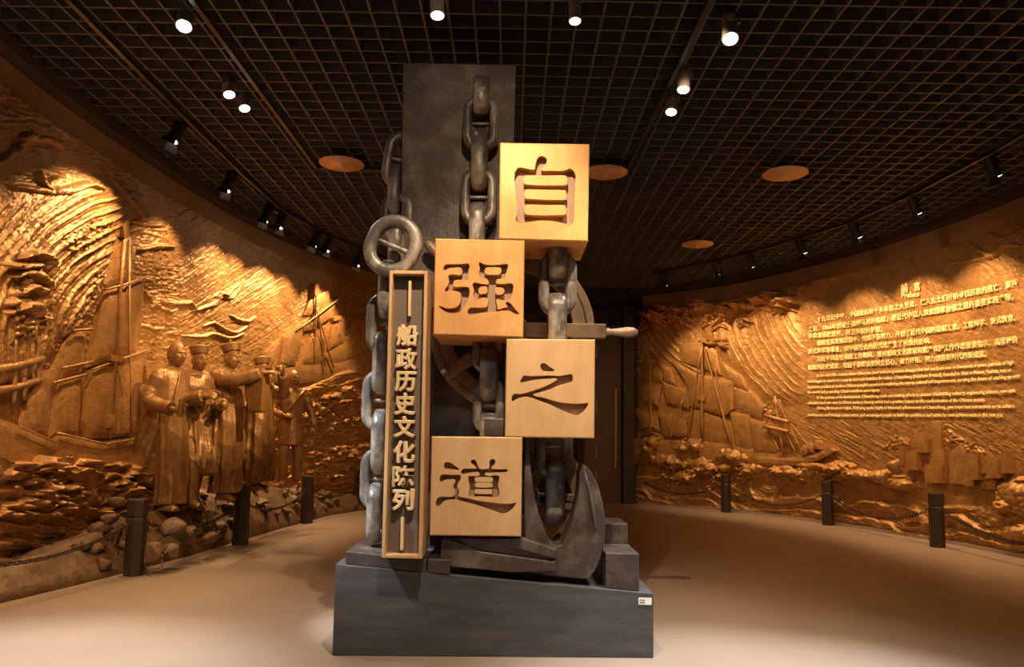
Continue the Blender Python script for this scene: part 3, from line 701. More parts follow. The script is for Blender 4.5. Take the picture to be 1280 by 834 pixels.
q2 = ((85, 48), (752, 62), (742, 778), (73, 768))
qi_p = [[(147, 280), (152, 255), (175, 240), (230, 240), (290, 238), (325, 234), (342, 250), (335, 285), (330, 325), (333, 356), (290, 356), (255, 358), (228, 365), (220, 385), (228, 408), (260, 410), (310, 408), (335, 415), (343, 440), (338, 480), (325, 520), (300, 565), (270, 595), (220, 606), (175, 598), (140, 580), (112, 552), (140, 560), (180, 570), (230, 565), (262, 545), (278, 510), (280, 480), (275, 455), (250, 443), (210, 440), (180, 445), (158, 440), (165, 420), (182, 395), (190, 370), (185, 340), (190, 322), (230, 318), (265, 322), (285, 315), (287, 290), (282, 270), (260, 264), (220, 268), (190, 272), (165, 284)],
        [(410, 230), (425, 226), (450, 240), (500, 245), (560, 243), (600, 236), (625, 240), (628, 260), (615, 300), (605, 340), (575, 345), (548, 352), (540, 370), (548, 383), (600, 385), (650, 380), (668, 395), (665, 430), (655, 480), (625, 508), (590, 505), (560, 498), (540, 505), (548, 540), (555, 575), (600, 562), (625, 555), (612, 535), (615, 520), (635, 520), (660, 540), (690, 580), (710, 600), (700, 610), (670, 600), (640, 585), (600, 582), (550, 588), (480, 595), (420, 602), (360, 612), (335, 608), (330, 590), (340, 568), (365, 560), (420, 562), (470, 555), (480, 520), (478, 492), (430, 490), (405, 498), (380, 492), (370, 470), (375, 430), (365, 395), (375, 378), (400, 380), (440, 388), (475, 390), (485, 375), (478, 355), (455, 342), (420, 335), (415, 310), (418, 270)]]
qi_n = [[(455, 285), (465, 265), (500, 262), (560, 262), (578, 275), (575, 300), (560, 315), (520, 318), (475, 316), (455, 305)], [(410, 430), (418, 412), (440, 405), (470, 408), (476, 430), (470, 455), (440, 460), (415, 458)], [(535, 415), (560, 410), (590, 415), (602, 435), (590, 458), (560, 465), (540, 460), (534, 440)]]
carved_cube('second brass cube from the top, at the left, carved with the densest two part character', ((544, 298), (656, 300.5), (654, 422), (541.5, 418.5)), 4.95, 0.56, q2, qi_p, qi_n, M['brass'])
q3 = ((68, 47), (737, 62), (728, 790), (55, 768))
zh_p = [[(325, 265), (330, 240), (350, 232), (375, 245), (400, 265), (430, 283), (415, 295), (370, 293), (345, 290)],
        [(172, 365), (185, 340), (205, 322), (250, 328), (330, 326), (400, 325), (470, 330), (530, 320), (560, 320), (570, 345), (560, 372), (520, 385), (460, 400), (400, 425), (330, 445), (270, 462), (300, 478), (360, 490), (420, 510), (500, 528), (580, 535), (640, 535), (682, 532), (675, 560), (650, 590), (615, 615), (580, 618), (530, 600), (460, 570), (390, 535), (320, 510), (260, 488), (215, 478), (170, 485), (140, 497), (118, 510), (107, 500), (112, 470), (130, 455), (170, 458), (225, 448), (300, 425), (370, 400), (430, 370), (452, 355), (430, 347), (370, 350), (300, 353), (240, 362), (200, 372), (182, 374)]]
carved_cube('third brass cube, overhanging at the right, carved with the sweeping three stroke character', ((633, 423.5), (744, 424.5), (743, 548), (631, 546.5)), 4.95, 0.56, q3, zh_p, [], M['brasspale'])
q4 = ((68, 57), (738, 62), (732, 800), (50, 798))
da_p = [[(160, 280), (165, 258), (185, 250), (215, 258), (245, 280), (273, 302), (250, 308), (200, 302), (170, 300)],
        [(128, 385), (132, 358), (155, 343), (215, 347), (265, 344), (285, 358), (280, 385), (262, 415), (262, 440), (273, 470), (270, 505), (330, 518), (420, 538), (520, 550), (600, 558), (660, 556), (697, 550), (680, 580), (650, 612), (600, 636), (550, 622), (470, 592), (380, 563), (300, 543), (262, 533), (220, 530), (170, 538), (145, 560), (125, 580), (105, 578), (100, 550), (115, 520), (150, 508), (200, 512), (238, 500), (245, 475), (232, 440), (235, 415), (245, 395), (235, 380), (205, 380), (170, 383), (145, 398), (132, 400)],
        [(288, 325), (298, 305), (330, 298), (400, 298), (385, 275), (360, 250), (368, 234), (390, 232), (405, 255), (425, 298), (490, 298), (498, 270), (500, 240), (520, 226), (543, 238), (535, 265), (512, 298), (580, 302), (625, 302), (636, 312), (615, 324), (560, 326), (500, 330), (470, 330), (465, 345), (500, 355), (540, 345), (570, 355), (570, 380), (562, 420), (570, 460), (568, 500), (545, 518), (520, 512), (440, 505), (375, 510), (350, 505), (345, 480), (352, 440), (345, 400), (340, 365), (355, 352), (390, 355), (420, 350), (425, 335), (410, 326), (360, 328), (310, 338), (293, 337)]]
da_n = [[(388, 380), (395, 364), (420, 362), (500, 362), (522, 370), (524, 385), (515, 397), (450, 398), (400, 397)], [(390, 420), (398, 404), (430, 403), (505, 403), (523, 415), (520, 432), (500, 438), (420, 440), (395, 435)], [(387, 468), (395, 452), (430, 451), (505, 451), (519, 463), (517, 480), (500, 487), (420, 487), (395, 484)]]
carved_cube('lowest brass cube, just above the anchor, with a long sweeping stroke under its character', ((539.5, 545.5), (653, 546.5), (651.5, 671), (537, 669.5)), 4.95, 0.56, q4, da_p, da_n, M['brasspale'])
b0, b1_ = at(605, 545, 4.97), at(630, 524, 4.97)
mb = MB().box(((b0.x + b1_.x) / 2, 5.08, (b0.z + b1_.z) / 2 + .003), (b1_.x - b0.x, 0.22, b1_.z - b0.z))
tag(mb.build('iron_block', M['iron'], bevel=0.005), 'small iron block sitting on top of the lowest brass cube', 'block')

# ---- plaque
YP = 4.86
tl, tr, br, bl = [at(u, v, YP) for u, v in ((487, 338), (534.5, 338.5), (527.5, 699), (477, 697.5))]
pq = empty('plaque', (0, 0, 0), 'tall narrow brass framed box plaque with one column of raised gilt characters', 'plaque')
pq.location = Vector(((bl.x + br.x) / 2, YP, min(bl.z, br.z)))
def pw(u, v, dy): return local(pq, (tl * (1 - u) * (1 - v) + tr * u * (1 - v) + br * u * v + bl * (1 - u) * v) + Vector((0, dy, 0)))
bu, bv = 0.088, 0.0125
mb = MB()
for (u0, v0, u1, v1) in ((0, 0, bu, 1), (1 - bu, 0, 1, 1), (bu, 0, 1 - bu, bv), (bu, 1 - bv, 1 - bu, 1)):
    mb.hexa([pw(u0, v1, 0), pw(u1, v1, 0), pw(u1, v1, .30), pw(u0, v1, .30), pw(u0, v0, 0), pw(u1, v0, 0), pw(u1, v0, .30), pw(u0, v0, .30)])
mb.build('frame', M['brasspale'], pq, bevel=0.004)
MB().hexa([pw(bu, 1 - bv, .075), pw(1 - bu, 1 - bv, .075), pw(1 - bu, 1 - bv, .28), pw(bu, 1 - bv, .28), pw(bu, bv, .075), pw(1 - bu, bv, .075), pw(1 - bu, bv, .28), pw(bu, bv, .28)]).build('back_panel', M['plaque'], pq)
for u0, u1, v0, v1 in ((510.2, 513.8, 351, 395), (500.6, 504.4, 647, 688)):
    q = [at(u0 - 0.5, v1, YP + .03), at(u1 - 0.5, v1, YP + .03), at(u1 + .4, v0, YP + .03), at(u0 + .4, v0, YP + .03)]
    MB().prism([local(pq, p) for p in q], (0, .046, 0)).build('divider_bar', M['gilt'], pq, bevel=0.003)
for ch, cx, y0, y1 in (('船', 508.7, 405, 433), ('政', 507.6, 435, 462.5), ('历', 506.6, 464, 490), ('史', 506.0, 491, 519), ('文', 505.3, 520, 547.5), ('化', 504.8, 551, 579), ('陈', 503.8, 582, 609), ('列', 503.3, 611, 639)):
    me, co = text_mesh(ch, 0.10, 0.018, 0.008, 3, 1) if ch == '陈' else text_mesh(ch, 0.10, 0.012, 0.028, 3, 2)
    mn, mx = co.min(0), co.max(0); c3 = at(cx, (y0 + y1) / 2, YP + .03)
    hgt = (at(cx, y0, YP + .03) - at(cx, y1, YP + .03)).length; wid = (at(cx + 13.8, 500, YP + .03) - at(cx - 13.8, 500, YP + .03)).length
    n = (co - (mn + mx) / 2) / (mx - mn)
    out = np.stack([n[:, 0] * wid, -n[:, 2] * 0.045 * -1 * -1, n[:, 1] * hgt], 1)
    lc = local(pq, c3); out += np.array([lc.x, lc.y + 0.022, lc.z])
    set_co(me, out); me.materials.append(M['gilt'])
    o = bpy.data.objects.new('raised_character', me); COL.objects.link(o); o.parent = pq

# ---- chains
def link_mesh(L, Wd, a, b, name='chain_link', seg=40, cs=14):
    """Oval link in the XZ plane: a = half thickness in plane, b = half thickness across."""
    rx = Wd / 2 - a; hz = L / 2 - a - rx
    path = []
    for k in range(seg):
        t = 2 * PI * k / seg
        cx, sz_ = math.cos(t), math.sin(t); path.append((Vector((rx * cx, 0, rx * sz_ + (hz if sz_ > 1e-6 else -hz if sz_ < -1e-6 else 0))), Vector((cx, 0, sz_))))
    # keep straight flanks: insert points
    pts = []
    for p, n in path: pts.append((p, n))
    vs = []; fs = []
    for p, n in pts:
        for k in range(cs):
            t = 2 * PI * k / cs; c_, s_ = math.cos(t), math.sin(t)
            u = math.copysign(abs(c_) ** 0.7, c_) * a; v = math.copysign(abs(s_) ** 0.7, s_) * b
            vs.append(p + n * u + Vector((0, v, 0)))
    n = len(pts)
    for i in range(n):
        j = (i + 1) % n
        for k in range(cs): fs.append((i * cs + k, i * cs + (k + 1) % cs, j * cs + (k + 1) % cs, j * cs + k))
    mb = MB().add(vs, fs); o = mb.build(name, M['chain'], smooth=True); me = o.data; bpy.data.objects.remove(o)
    sb = MB().tube([(-rx - a * .2, 0, 0), (-rx * .6, 0, 0), (rx * .6, 0, 0), (rx + a * .2, 0, 0)], [a * .62, a * .42, a * .42, a * .62], 12); o = sb.build('stud', M['chain'], smooth=True); ms = o.data; bpy.data.objects.remove(o)
    return me, ms
def chain(label, links, dims, group=None):
    p0 = at(links[-1][0], links[-1][1], links[-1][2]); root = empty('anchor_chain', p0, label, 'chain', group)
    cache = {}
    for l in links:
        px, py, Y, kind = l[:4]; zs = l[4] if len(l) > 4 else 1.0; tilt = l[5] if len(l) > 5 else 0.0; dm = l[6] if len(l) > 6 else dims
        if dm not in cache: cache[dm] = link_mesh(*dm)
        me, ms = cache[dm]
        o = bpy.data.objects.new('chain_link', me); COL.objects.link(o); o.parent = root; o.location = local(root, at(px, py, Y))
        rz = 0 if kind == 'F' else PI / 2
        if kind == 'T': rz = R(35)
        o.rotation_euler = (0, R(tilt), rz); o.scale = (1, 1, zs)
        s = bpy.data.objects.new('stud', ms); COL.objects.link(s); s.parent = o
dm = (0.462, 0.275, 0.036, 0.060); Y2 = 5.58
chain('thick stud link chain hanging down the face of the tall iron slab', [(602, 121, Y2, 'E', .66), (601, 155, Y2, 'F', .95), (599.5, 200, Y2, 'E', 1.05), (598.5, 247, Y2, 'F', 1.0), (597, 291, Y2, 'E', 1.0)], dm)
dl = (0.446, 0.265, 0.038, 0.048); Y3 = 5.3
chain('long stud link chain hanging left of the tall plaque down to the base slab', [(500, 200, 5.9, 'F', 1.05, 8), (494.5, 240, 5.84, 'E', 1.0), (497, 274, 5.78, 'F', .9), (496, 307, 5.5, 'E', .8), (491.5, 308, 5.12, 'F', 1.0, 22, (0.44, 0.385, 0.044, 0.055)), (484, 362, Y3, 'E', .95, 3), (481, 405, Y3, 'F'), (477, 454, Y3, 'E', 1, 1),
      (476, 501, Y3, 'F'), (475.5, 552, Y3, 'E', 1.02), (474, 599, Y3, 'F'), (470, 641, Y3, 'E', .93, 1)], dl)
dc = (0.40, 0.225, 0.034, 0.066); Y4 = 5.32
chain('short chain piece in the dark gap between the second and the lowest brass cubes', [(610.5, 436, Y4, 'F', .9), (612, 467, Y4, 'E', .98), (611, 507, Y4, 'F', 1.0), (612, 534, Y4, 'E', .5)], dc)
dr_ = (0.47, 0.272, 0.040, 0.064)
chain('chain piece between the topmost brass cube and the right hand cube below it', [(697, 318, 5.24, 'E', .75), (697, 355, 5.24, 'F', 1.0), (696, 404, 5.24, 'E', .9)], dr_)
chain('dark chain end hanging inside the curve of the anchor below the right hand cube', [(692, 558, 5.34, 'F', 1.0), (693, 612, 5.36, 'E', 1.05)], dr_)

# ---- ship's wheels behind the cubes
def wheel(label, ctr, Rr, wd, spokes, handles, th=0.09, m=M['bronzewheel'], stub=None):
    root = empty('ship_wheel', ctr, label, 'wheel')
    def ring(r0, r1, t):
        n = 64; vs = []; fs = []
        for k in range(n):
            a = 2 * PI * k / n
            for r, yy in ((r0, -t / 2), (r1, -t / 2), (r1, t / 2), (r0, t / 2)): vs.append((r * math.cos(a), yy, r * math.sin(a)))
        for k in range(n):
            l = (k + 1) % n
            for q in range(4): fs.append((k * 4 + q, k * 4 + (q + 1) % 4, l * 4 + (q + 1) % 4, l * 4 + q))
        return MB().add(vs, fs)
    ring(Rr - wd, Rr - wd * .42, th).build('inner_rim', m, root, bevel=.004)
    ring(Rr - wd * .36, Rr, th * .8).build('outer_rim', m, root, bevel=.004)
    ring(Rr - wd * .43, Rr - wd * .35, th * .45).build('rim_groove', m, root)
    MB().lathe([(.11, -th * .8), (.12, -th * .5), (.12, th * .5), (.11, th * .8)], rot=Matrix.Rotation(PI / 2, 3, 'X')).build('hub', m, root)
    for a in spokes:
        rot = Matrix.Rotation(-R(a), 3, 'Y')
        MB().box(((Rr + .06) / 2 + .04, -.012, 0), (Rr + .02, th * 1.05, .105 if Rr > .55 else .07), ).build('spoke', m, root, bevel=.006).rotation_euler = (0, -R(a), 0)
    if stub is not None:
        d = Vector((math.cos(R(stub)), 0, math.sin(R(stub)))); mb = MB().tube([d * (Rr - .27) + Vector((0, -.02, 0)), d * (Rr - .25) + Vector((0, -.02, 0)), d * (Rr + .0) + Vector((0, -.02, 0))], [.036, .05, .055], 16)
        mb.build('spoke_stub', m, root, smooth=False, bevel=.006)
    for a in handles:
        prof = [(.018, 0), (.03, .01), (.03, .03), (.022, .045), (.03, .1), (.04, .17), (.036, .22), (.02, .25)]
        mb = MB().lathe(prof, seg=16, rot=Matrix.Rotation(PI / 2, 3, 'Y')); mb.v = [(x + Rr + .075, y, z) for x, y, z in mb.v]
        mb.build('handle', m, root, smooth=True).rotation_euler = (0, -R(a), 0)
    return root
YW = 5.63
wc = at(640, 413, YW)
wheel('worn bronze ship wheel behind the cubes with one turned handle reaching out to the right', wc, 0.615, 0.16, (0, 135, 180, 270), (0, 135, 180), stub=216)
wheel('lower bronze wheel half hidden behind the anchor and the hanging chain end', at(655, 622, 5.68), 0.47, 0.12, (0, 60, 120, 180, 240, 300, -8), (), 0.08)

# ---- anchor
an = empty('anchor', at(700, 722, 5.05), 'big iron anchor crown with upturned pointed fluke at the right of the plinth', 'anchor')
an.location.z = ptop(an.location.x)
def plate(name, poly, Y, thick, m, bevel=.03, curve=False, seg=3, parent=an):
    if curve: poly = [(p.x, p.y) for p in catmull([(a, b, 0) for a, b in poly], 4)]
    return MB().prism([local(parent, at(u, v, Y)) for u, v in poly], (0, thick, 0)).build(name, m, parent, bevel=bevel, bseg=seg)
plate('crown', [(728, 580), (733, 583), (740, 591), (748, 608), (754, 630), (757, 652), (756, 677), (751, 698), (744, 714), (735, 724.5), (706, 722), (662, 716), (656, 690), (655, 620), (656, 549), (660, 549), (662, 566), (665, 598), (669, 625), (677, 655), (687, 676), (694, 684), (702, 681), (708, 669), (715, 652), (720, 632), (724, 611), (724.5, 592)], 5.06, 0.26, M['iron'], .02)
rd = [(728.5, 582), (735, 610), (740, 640), (744, 660)]
P = [local(an, at(u, v, 5.06)) for u, v in rd]
mb = MB(); vs = []
for i, p in enumerate(P):
    wv_ = [.004, .018, .022, .012][i]; vs += [p + Vector((-wv_, .01, 0)), p + Vector((0, -.05 if 0 < i < 3 else -.02, 0)), p + Vector((wv_, .01, 0))]
mb.add(vs, [(i * 3 + k, i * 3 + k + 1, i * 3 + k + 4, i * 3 + k + 3) for i in range(3) for k in range(2)] + [(0, 1, 2), (9, 11, 10), (0, 3, 5, 2), (3, 6, 8, 5), (6, 9, 11, 8)])
mb.build('fluke_ridge', M['chain'], an)
plate('stock_bar', [(640, 673), (652, 672.5), (697, 688), (695, 697), (690, 698), (640, 684)], 4.99, .12, M['iron'], .006)
plate('stock_bar', [(563, 673), (640, 673.5), (691, 700), (688, 703), (600, 690)], 5.02, .12, M['iron'], .006)
plate('shank', [(552, 674), (560, 673.5), (602, 690), (694, 702.5), (693.5, 714), (640, 716), (600, 712), (566, 709), (550, 702)], 5.0, .2, M['iron'], .008)

# ------------------------------------------------------------------ bollards and barrier chains
def bollard(p, label, group, h=0.73, r=0.098):
    root = empty('bollard', p, label, 'bollard', group, rz=R(11))
    MB().lathe([(r * .96, 0), (r, .01), (r, h * .735), (r * .9, h * .75)], seg=8).build('post_shaft', M['bollard'], root)
    MB().lathe([(r * .9, h * .745), (r * .9, h * .775)], seg=8).build('neck_groove', M['bollard'], root)
    MB().lathe([(r * .93, h * .77), (r * 1.0, h * .785), (r * 1.0, h * .985), (r * .95, h)], seg=8).build('cap', M['bollard'], root)
    return Vector(p)
BL = [ground(*q) for q in ((167, 719), (300, 681), (383, 654), (452, 637.5))]
BR = [ground(*q) for q in ((907.5, 640.3), (1035, 656.5), (1172, 684))]
for p, l in zip(BL, ('dark octagonal bollard nearest the camera in front of the left relief', 'dark bollard below the feet of the third bronze statue', 'dark bollard in front of the officer statue with the cane', 'dark bollard at the far end of the left row, behind the hanging chain')): bollard(p, l, 'bollards along the left relief')
for p, l in zip(BR, ('dark bollard furthest left before the right relief, under the tall ship', 'dark bollard before the right relief, below the fishing boat', 'dark bollard nearest the camera before the right relief, under the carved town')): bollard(p, l, 'bollards along the right relief')
LINK = MB(); 
_t = [Vector((.026 * math.cos(a) + (.014 if math.cos(a) > 0 else -.014), .016 * math.sin(a), 0)) for a in [2 * PI * k / 10 for k in range(10)]]
LINK.tube(_t, .0055, 5, closed=True)
def barrier(a, b, label, sag=.16, group='barrier chains'):
    a = Vector(a) + Vector((0, 0, .50)); b = Vector(b) + Vector((0, 0, .50)); L = (b - a).length; n = int(L / .056); mb = MB()
    d = (b - a).normalized(); a = a + d * .1; b = b - d * .1
    pt = [a.lerp(b, i / n) - Vector((0, 0, 4 * sag * (i / n) * (1 - i / n))) for i in range(n + 1)]
    for i in range(n):
        p, q = pt[i], pt[i + 1]; m_ = (p + q) / 2; t = (q - p).normalized(); rot = t.to_track_quat('X', 'Z').to_matrix() @ Matrix.Rotation(PI / 2 * (i % 2) + .4, 3, 'X')
        mb.add([rot @ Vector(v) + m_ for v in LINK.v], LINK.f)
    o = mb.build('barrier_chain', M['bollard'], fix=False); tag(o, label, 'chain', group)
barrier((-4.0, 5.1, 0), BL[0], 'thin barrier chain running out of the picture from the nearest left bollard')
barrier(BL[0], BL[1], 'thin barrier chain below the rocks between the first two left bollards')
barrier(BL[1], BL[2], 'thin barrier chain between the two bollards below the statues')
barrier(BL[2], BL[3], 'thin barrier chain at the far end of the left bollard row')
barrier(BR[0], (2.75, 16.3, 0), 'thin barrier chain from the furthest right bollard towards the dark doorway', .2)
barrier(BR[0], BR[1], 'thin barrier chain sagging under the carved fishing boat', .26)
barrier(BR[1], BR[2], 'thin barrier chain sagging below the carved town', .24)
barrier(BR[2], (6.1, 7.3, 0), 'thin barrier chain running out of the picture from the nearest right bollard', .24)

# ------------------------------------------------------------------ lighting tracks, lamps and ceiling discs
def track(pts, label):
    mb = MB()
    for a, b in zip(pts[:-1], pts[1:]):
        a, b = Vector(a), Vector(b); d = (b - a); an_ = math.atan2(d.y, d.x)
        mb.box((a + b) / 2, (d.length + .03, .04, .035), Matrix.Rotation(an_, 3, 'Z'))
    return tag(mb.build('lighting_track', M['black'], fix=False), label, 'lighting track')
ZT = 4.665
track([(-2.5, .5, ZT), (-2.46, 9.1, ZT)], 'straight black lighting track left of the monument, carrying the pair of warm lamps')
track([(1.52, .5, ZT), (1.36, 9.4, ZT)], 'straight black lighting track right of the monument, carrying bright lamps')
track([(-2.46, 9.1, ZT), (-.9, 9.12, ZT)], 'short crosswise black ceiling track behind the monument top')
track([(-3.42, 4.2, ZT), (-3.46, 7.3, ZT), (-3.47, 9.4, ZT), (-3.42, 10.9, ZT), (-3.1, 12.3, ZT), (-2.4, 13.9, ZT)], 'curving black lighting track along the left relief')
RTK = [(5.28, 5.0, ZT), (5.34, 8.2, ZT), (5.22, 9.8, ZT), (4.98, 11.1, ZT), (4.55, 12.1, ZT), (4.08, 13.1, ZT), (3.6, 13.8, ZT), (2.75, 14.75, ZT)]
track(RTK, 'curving black lighting track along the right relief')
def lamp(px, py, Y, target, label, kind='black', lens='lampwarm', doors=0, light=None, group='track lamps', Lh=.27, r=.066, drop=None):
    p = at(px, py, Y); root = empty('track_lamp', p, label, 'track lamp', group)
    d = (Vector(target) - p).normalized(); q = d.to_track_quat('Z', 'Y').to_matrix(); m = M[kind]
    prof = [(r * .82, -Lh * .55), (r, -Lh * .45), (r, Lh * .42), (r * 1.06, Lh * .43), (r * 1.06, Lh * .5)]
    MB().lathe(prof, seg=20, rot=q).build('housing', m, root, smooth=False)
    MB().lathe([(r * .9, Lh * .49), (r * .86, Lh * .515)], seg=20, rot=q).build('lens', M[lens], root)
    top = ZT - p.z
    MB().box((0, 0, top - .035), (.05, .15, .05)).build('track_adapter', m, root, bevel=.004)
    a0 = q @ Vector((0, 0, -Lh * .2))
    MB().tube([Vector((r * 1.25, 0, top - .05)), Vector((r * 1.25, 0, (top + a0.z) / 2)), a0 + Vector((r * 1.15, 0, 0)), a0 + Vector((0, 0, 0))], .012, 8).build('yoke_arm', m, root)
    for k in range(doors):
        an_ = k * PI * 2 / doors + .4; rr = Matrix.Rotation(an_, 3, 'Z')
        pts = [q @ (rr @ Vector(v)) for v in ((r * 1.02, -r * .8, Lh * .5), (r * 1.02, r * .8, Lh * .5), (r * 1.75, r * 1.15, Lh * .5 + .085), (r * 1.75, -r * 1.15, Lh * .5 + .085))]
        MB().prism(pts, q @ (rr @ Vector((.004, 0, -.002)))).build('barn_door', m, root)
    if light:
        pw_, sz_, col = light
        o = spot_light('spot_beam', (0, 0, 0), (0, 0, -1), pw_, sz_, .6, col, .035)
        o.parent = root; o.location = d * (Lh * .5 + .02); o.rotation_quaternion = d.to_track_quat('-Z', 'Y')
    return root
# bright lamps on the two straight tracks
lamp(232, 20, 5.75, (-1.9, 3.4, 0), 'dazzling white track lamp at the top left of the ceiling', 'steel', 'lampcool', light=(150, 90, COOL), r=.06)
lamp(285, 106, 6.9, (-1.5, 5.6, 0), 'left hand lamp of the warm pair on the left ceiling track', 'steel', 'lampwarm', light=(90, 60, SOFT), r=.055, Lh=.24)
lamp(304, 124, 7.3, (-1.4, 5.9, 0), 'right hand lamp of the warm pair on the left ceiling track', 'steel', 'lampwarm', light=(90, 60, SOFT), r=.055, Lh=.24)
lamp(912, 35, 5.6, (1.2, 3.4, 0), 'dazzling white track lamp at the top right of the ceiling', 'steel', 'lampcool', light=(150, 90, COOL), r=.06)
lamp(855, 97, 6.5, (1.0, 5.3, 0), 'upper lamp of the bright pair on the right ceiling track', 'steel', 'lampwarm', light=(70, 60, SOFT), r=.055, Lh=.27)
lamp(840, 126, 7.0, (.9, 5.7, 0), 'lower lamp of the bright pair on the right ceiling track', 'steel', 'lampwarm', light=(70, 60, SOFT), r=.055, Lh=.27)
lamp(546.5, 5, 5.3, (-.45, 4.9, 2), 'grey lamp pointing straight down above the left edge of the tall slab', 'steel', 'lampwarm', light=(8, 60, SOFT), r=.052, Lh=.2)
lamp(718.5, 9, 5.3, (.45, 4.9, 2), 'grey lamp pointing straight down above the right side of the monument', 'steel', 'lampwarm', light=(8, 60, SOFT), r=.044, Lh=.24)
# barn door lamps that graze the reliefs
def wallpt(W, Y, z):
    s = float(np.interp(Y, W.P[:, 1], W.s)); return W.xyz(np.array([s]), np.array([z]), 0)[0]
LL = [(222, 163, 7.9, 7.2, 'first barn door lamp from the left on the left relief track', 290), (287, 226, 9.4, 8.9, 'second barn door lamp from the left on the left relief track', 150), (334, 266, 10.7, 10.1, 'first of three close set lamps further along the left relief', 190),
      (352, 274, 11.1, 10.8, 'second of three close set lamps further along the left relief', 180), (395, 298, 12.1, 11.4, 'first of two close set lamps near the far end of the left relief', 300), (411, 304, 12.5, 12.2, 'second of two close set lamps near the far end of the left relief', 200), (449, 323, 13.5, 13.2, 'last lamp on the left relief track, beside the big round chain loop', 320)]
for px, py, Y, Yt, lab, pw_ in LL: lamp(px, py, Y, wallpt(LW, Yt, 1.8), lab, 'black', 'lampwarm', 2, (pw_ * .95, 84, WARM))
p_ = proj(-3.3, 4.6, 4.5)
lamp(p_[0], p_[1], 4.6, wallpt(LW, 5.3, 1.7), 'barn door lamp beyond the left edge of the picture', 'black', 'lampwarm', 2, (430, 92, WARM))
RL = [(1240, 207, 8.45, 8.9, 'nearest barn door lamp on the right relief track, at the picture edge', 260), (1142, 256, 9.9, 10.3, 'second nearest barn door lamp on the right relief track', 260), (1068, 287, 11.05, 11.5, 'barn door lamp above the preface heading on the right', 240),
      (1001, 307, 12.05, 12.6, 'barn door lamp above the dark wave crest on the right', 220), (937, 325, 13.1, 13.9, 'barn door lamp over the middle of the carved storm wave', 220), (895, 334, 13.7, 14.7, 'barn door lamp over the curling foam on the right relief', 180), (829, 349, 14.7, 15.6, 'furthest lamp on the right relief track, next to the doorway', 180)]
for px, py, Y, Yt, lab, pw_ in RL: lamp(px, py, Y, wallpt(RW, Yt, 2.2), lab, 'black', 'lampwarm', 3, (pw_ * 1.0, 82, WARM))
p_ = proj(5.3, 6.9, 4.5)
lamp(p_[0], p_[1], 6.9, wallpt(RW, 7.4, 1.8), 'barn door lamp beyond the right edge of the picture', 'black', 'lampwarm', 3, (220, 84, WARM))
p_ = proj(-0.3, 7.5, 4.47)
lamp(p_[0], p_[1], 7.5, (-3.75, 9.4, 2.2), 'added track lamp hidden behind the top of the tall slab to brighten the bronze statues', 'steel', 'lampwarm', light=(950, 32, WARM))  # extra lamp added out of sight to light the statues from the right
def disc(px, py, Y, label, r=.262):
    p = at(px, py, Y); root = empty('ceiling_disc', p, label, 'sprinkler disc', 'copper sprinkler discs')
    MB().lathe([(r, -.012), (r, -.006), (r * .85, .008), (.05, .02), (.02, .03), (.02, .035), (.05, .026), (r * .85, .014), (r * 1.0, -.002)], seg=40).build('plate', M['copper'], root, smooth=True)
    MB().lathe([(.012, .02), (.014, -.02), (.026, -.024), (.026, -.03), (.008, -.034), (.008, -.05), (.03, -.054), (.03, -.058)], seg=14).build('sprinkler_head', M['white'], root)
    MB().tube([(0, 0, .03), (0, 0, ZG - p.z + .03)], .012, 8).build('drop_pipe', M['black'], root)
disc(427, 204, 8.74, 'copper sprinkler disc on the ceiling left of the monument')
disc(757, 215, 8.87, 'copper sprinkler disc partly hidden behind the topmost brass cube')
disc(981.5, 216.5, 8.8, 'large copper sprinkler disc alone on the right of the ceiling')
disc(872, 305, 12.07, 'far small looking copper sprinkler disc low over the doorway', .25)
# ------------------------------------------------------------------ rock ledge under the statues
EDGE = catmull([(x, y, 0) for x, y in ((-4.28, 4.4), (-4.22, 5.2), (-4.10, 6.05), (-3.86, 7.15), (-3.62, 8.6), (-3.47, 10.0), (-3.27, 11.8), (-2.93, 13.7), (-1.9, 15.6))], 20, closed=False)
EX = np.array([p.x for p in EDGE]); EY = np.array([p.y for p in EDGE])
def edgex(Y): return np.interp(Y, EY, EX)
def wallx(Y): return np.interp(Y, LW.P[:, 1], LW.P[:, 0])
def ztop(Y): return np.interp(Y, [4.4, 6.3, 7.6, 8.5, 9.6, 11.4, 12.6, 14.5], [.14, .22, .36, .485, .575, .60, .42, .25])
def ledge_z(Y, t):
    zt = ztop(Y); lo = 0.05; k = np.where(t < .55, 0.0, np.clip((t - .55) / .45, 0, 1)); return zt + (lo - zt) * k ** 1.2
nY, nT = 420, 46
yy, tt = np.meshgrid(np.linspace(4.4, 15.0, nY), np.linspace(0, 1, nT), indexing='ij')
xx = wallx(yy) + (edgex(yy) - wallx(yy)) * tt
rough = np.interp(yy, [6, 7.3], [.25, 1.0])
zz = ledge_z(yy, tt) + rough * .16 * (fbm(yy * 5, tt * 5 + 3, 50) - .48) * np.clip(1 - tt, 0.0, 1) + rough * .10 * (np.abs(fbm(yy * 3.1, tt * 3, 53) - .45)) * (tt > .5) * (tt < .97)
mb = MB(); V = np.stack([xx, yy, zz], -1).reshape(-1, 3).tolist(); Fc = []
for i in range(nY - 1):
    for j in range(nT - 1):
        a = i * nT + j; Fc.append((a, a + 1, a + nT + 1, a + nT))
n0 = len(V); V += [(float(xx[i, -1]) + .0, float(yy[i, -1]), 0.0) for i in range(nY)]
for i in range(nY - 1): Fc.append((i * nT + nT - 1, n0 + i, n0 + i + 1, (i + 1) * nT + nT - 1))
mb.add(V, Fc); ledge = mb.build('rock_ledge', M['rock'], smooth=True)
tag(ledge, 'low dark bronze rock ledge running along the foot of the left relief under the statues', 'rock ledge')
rnd = random.Random(11)
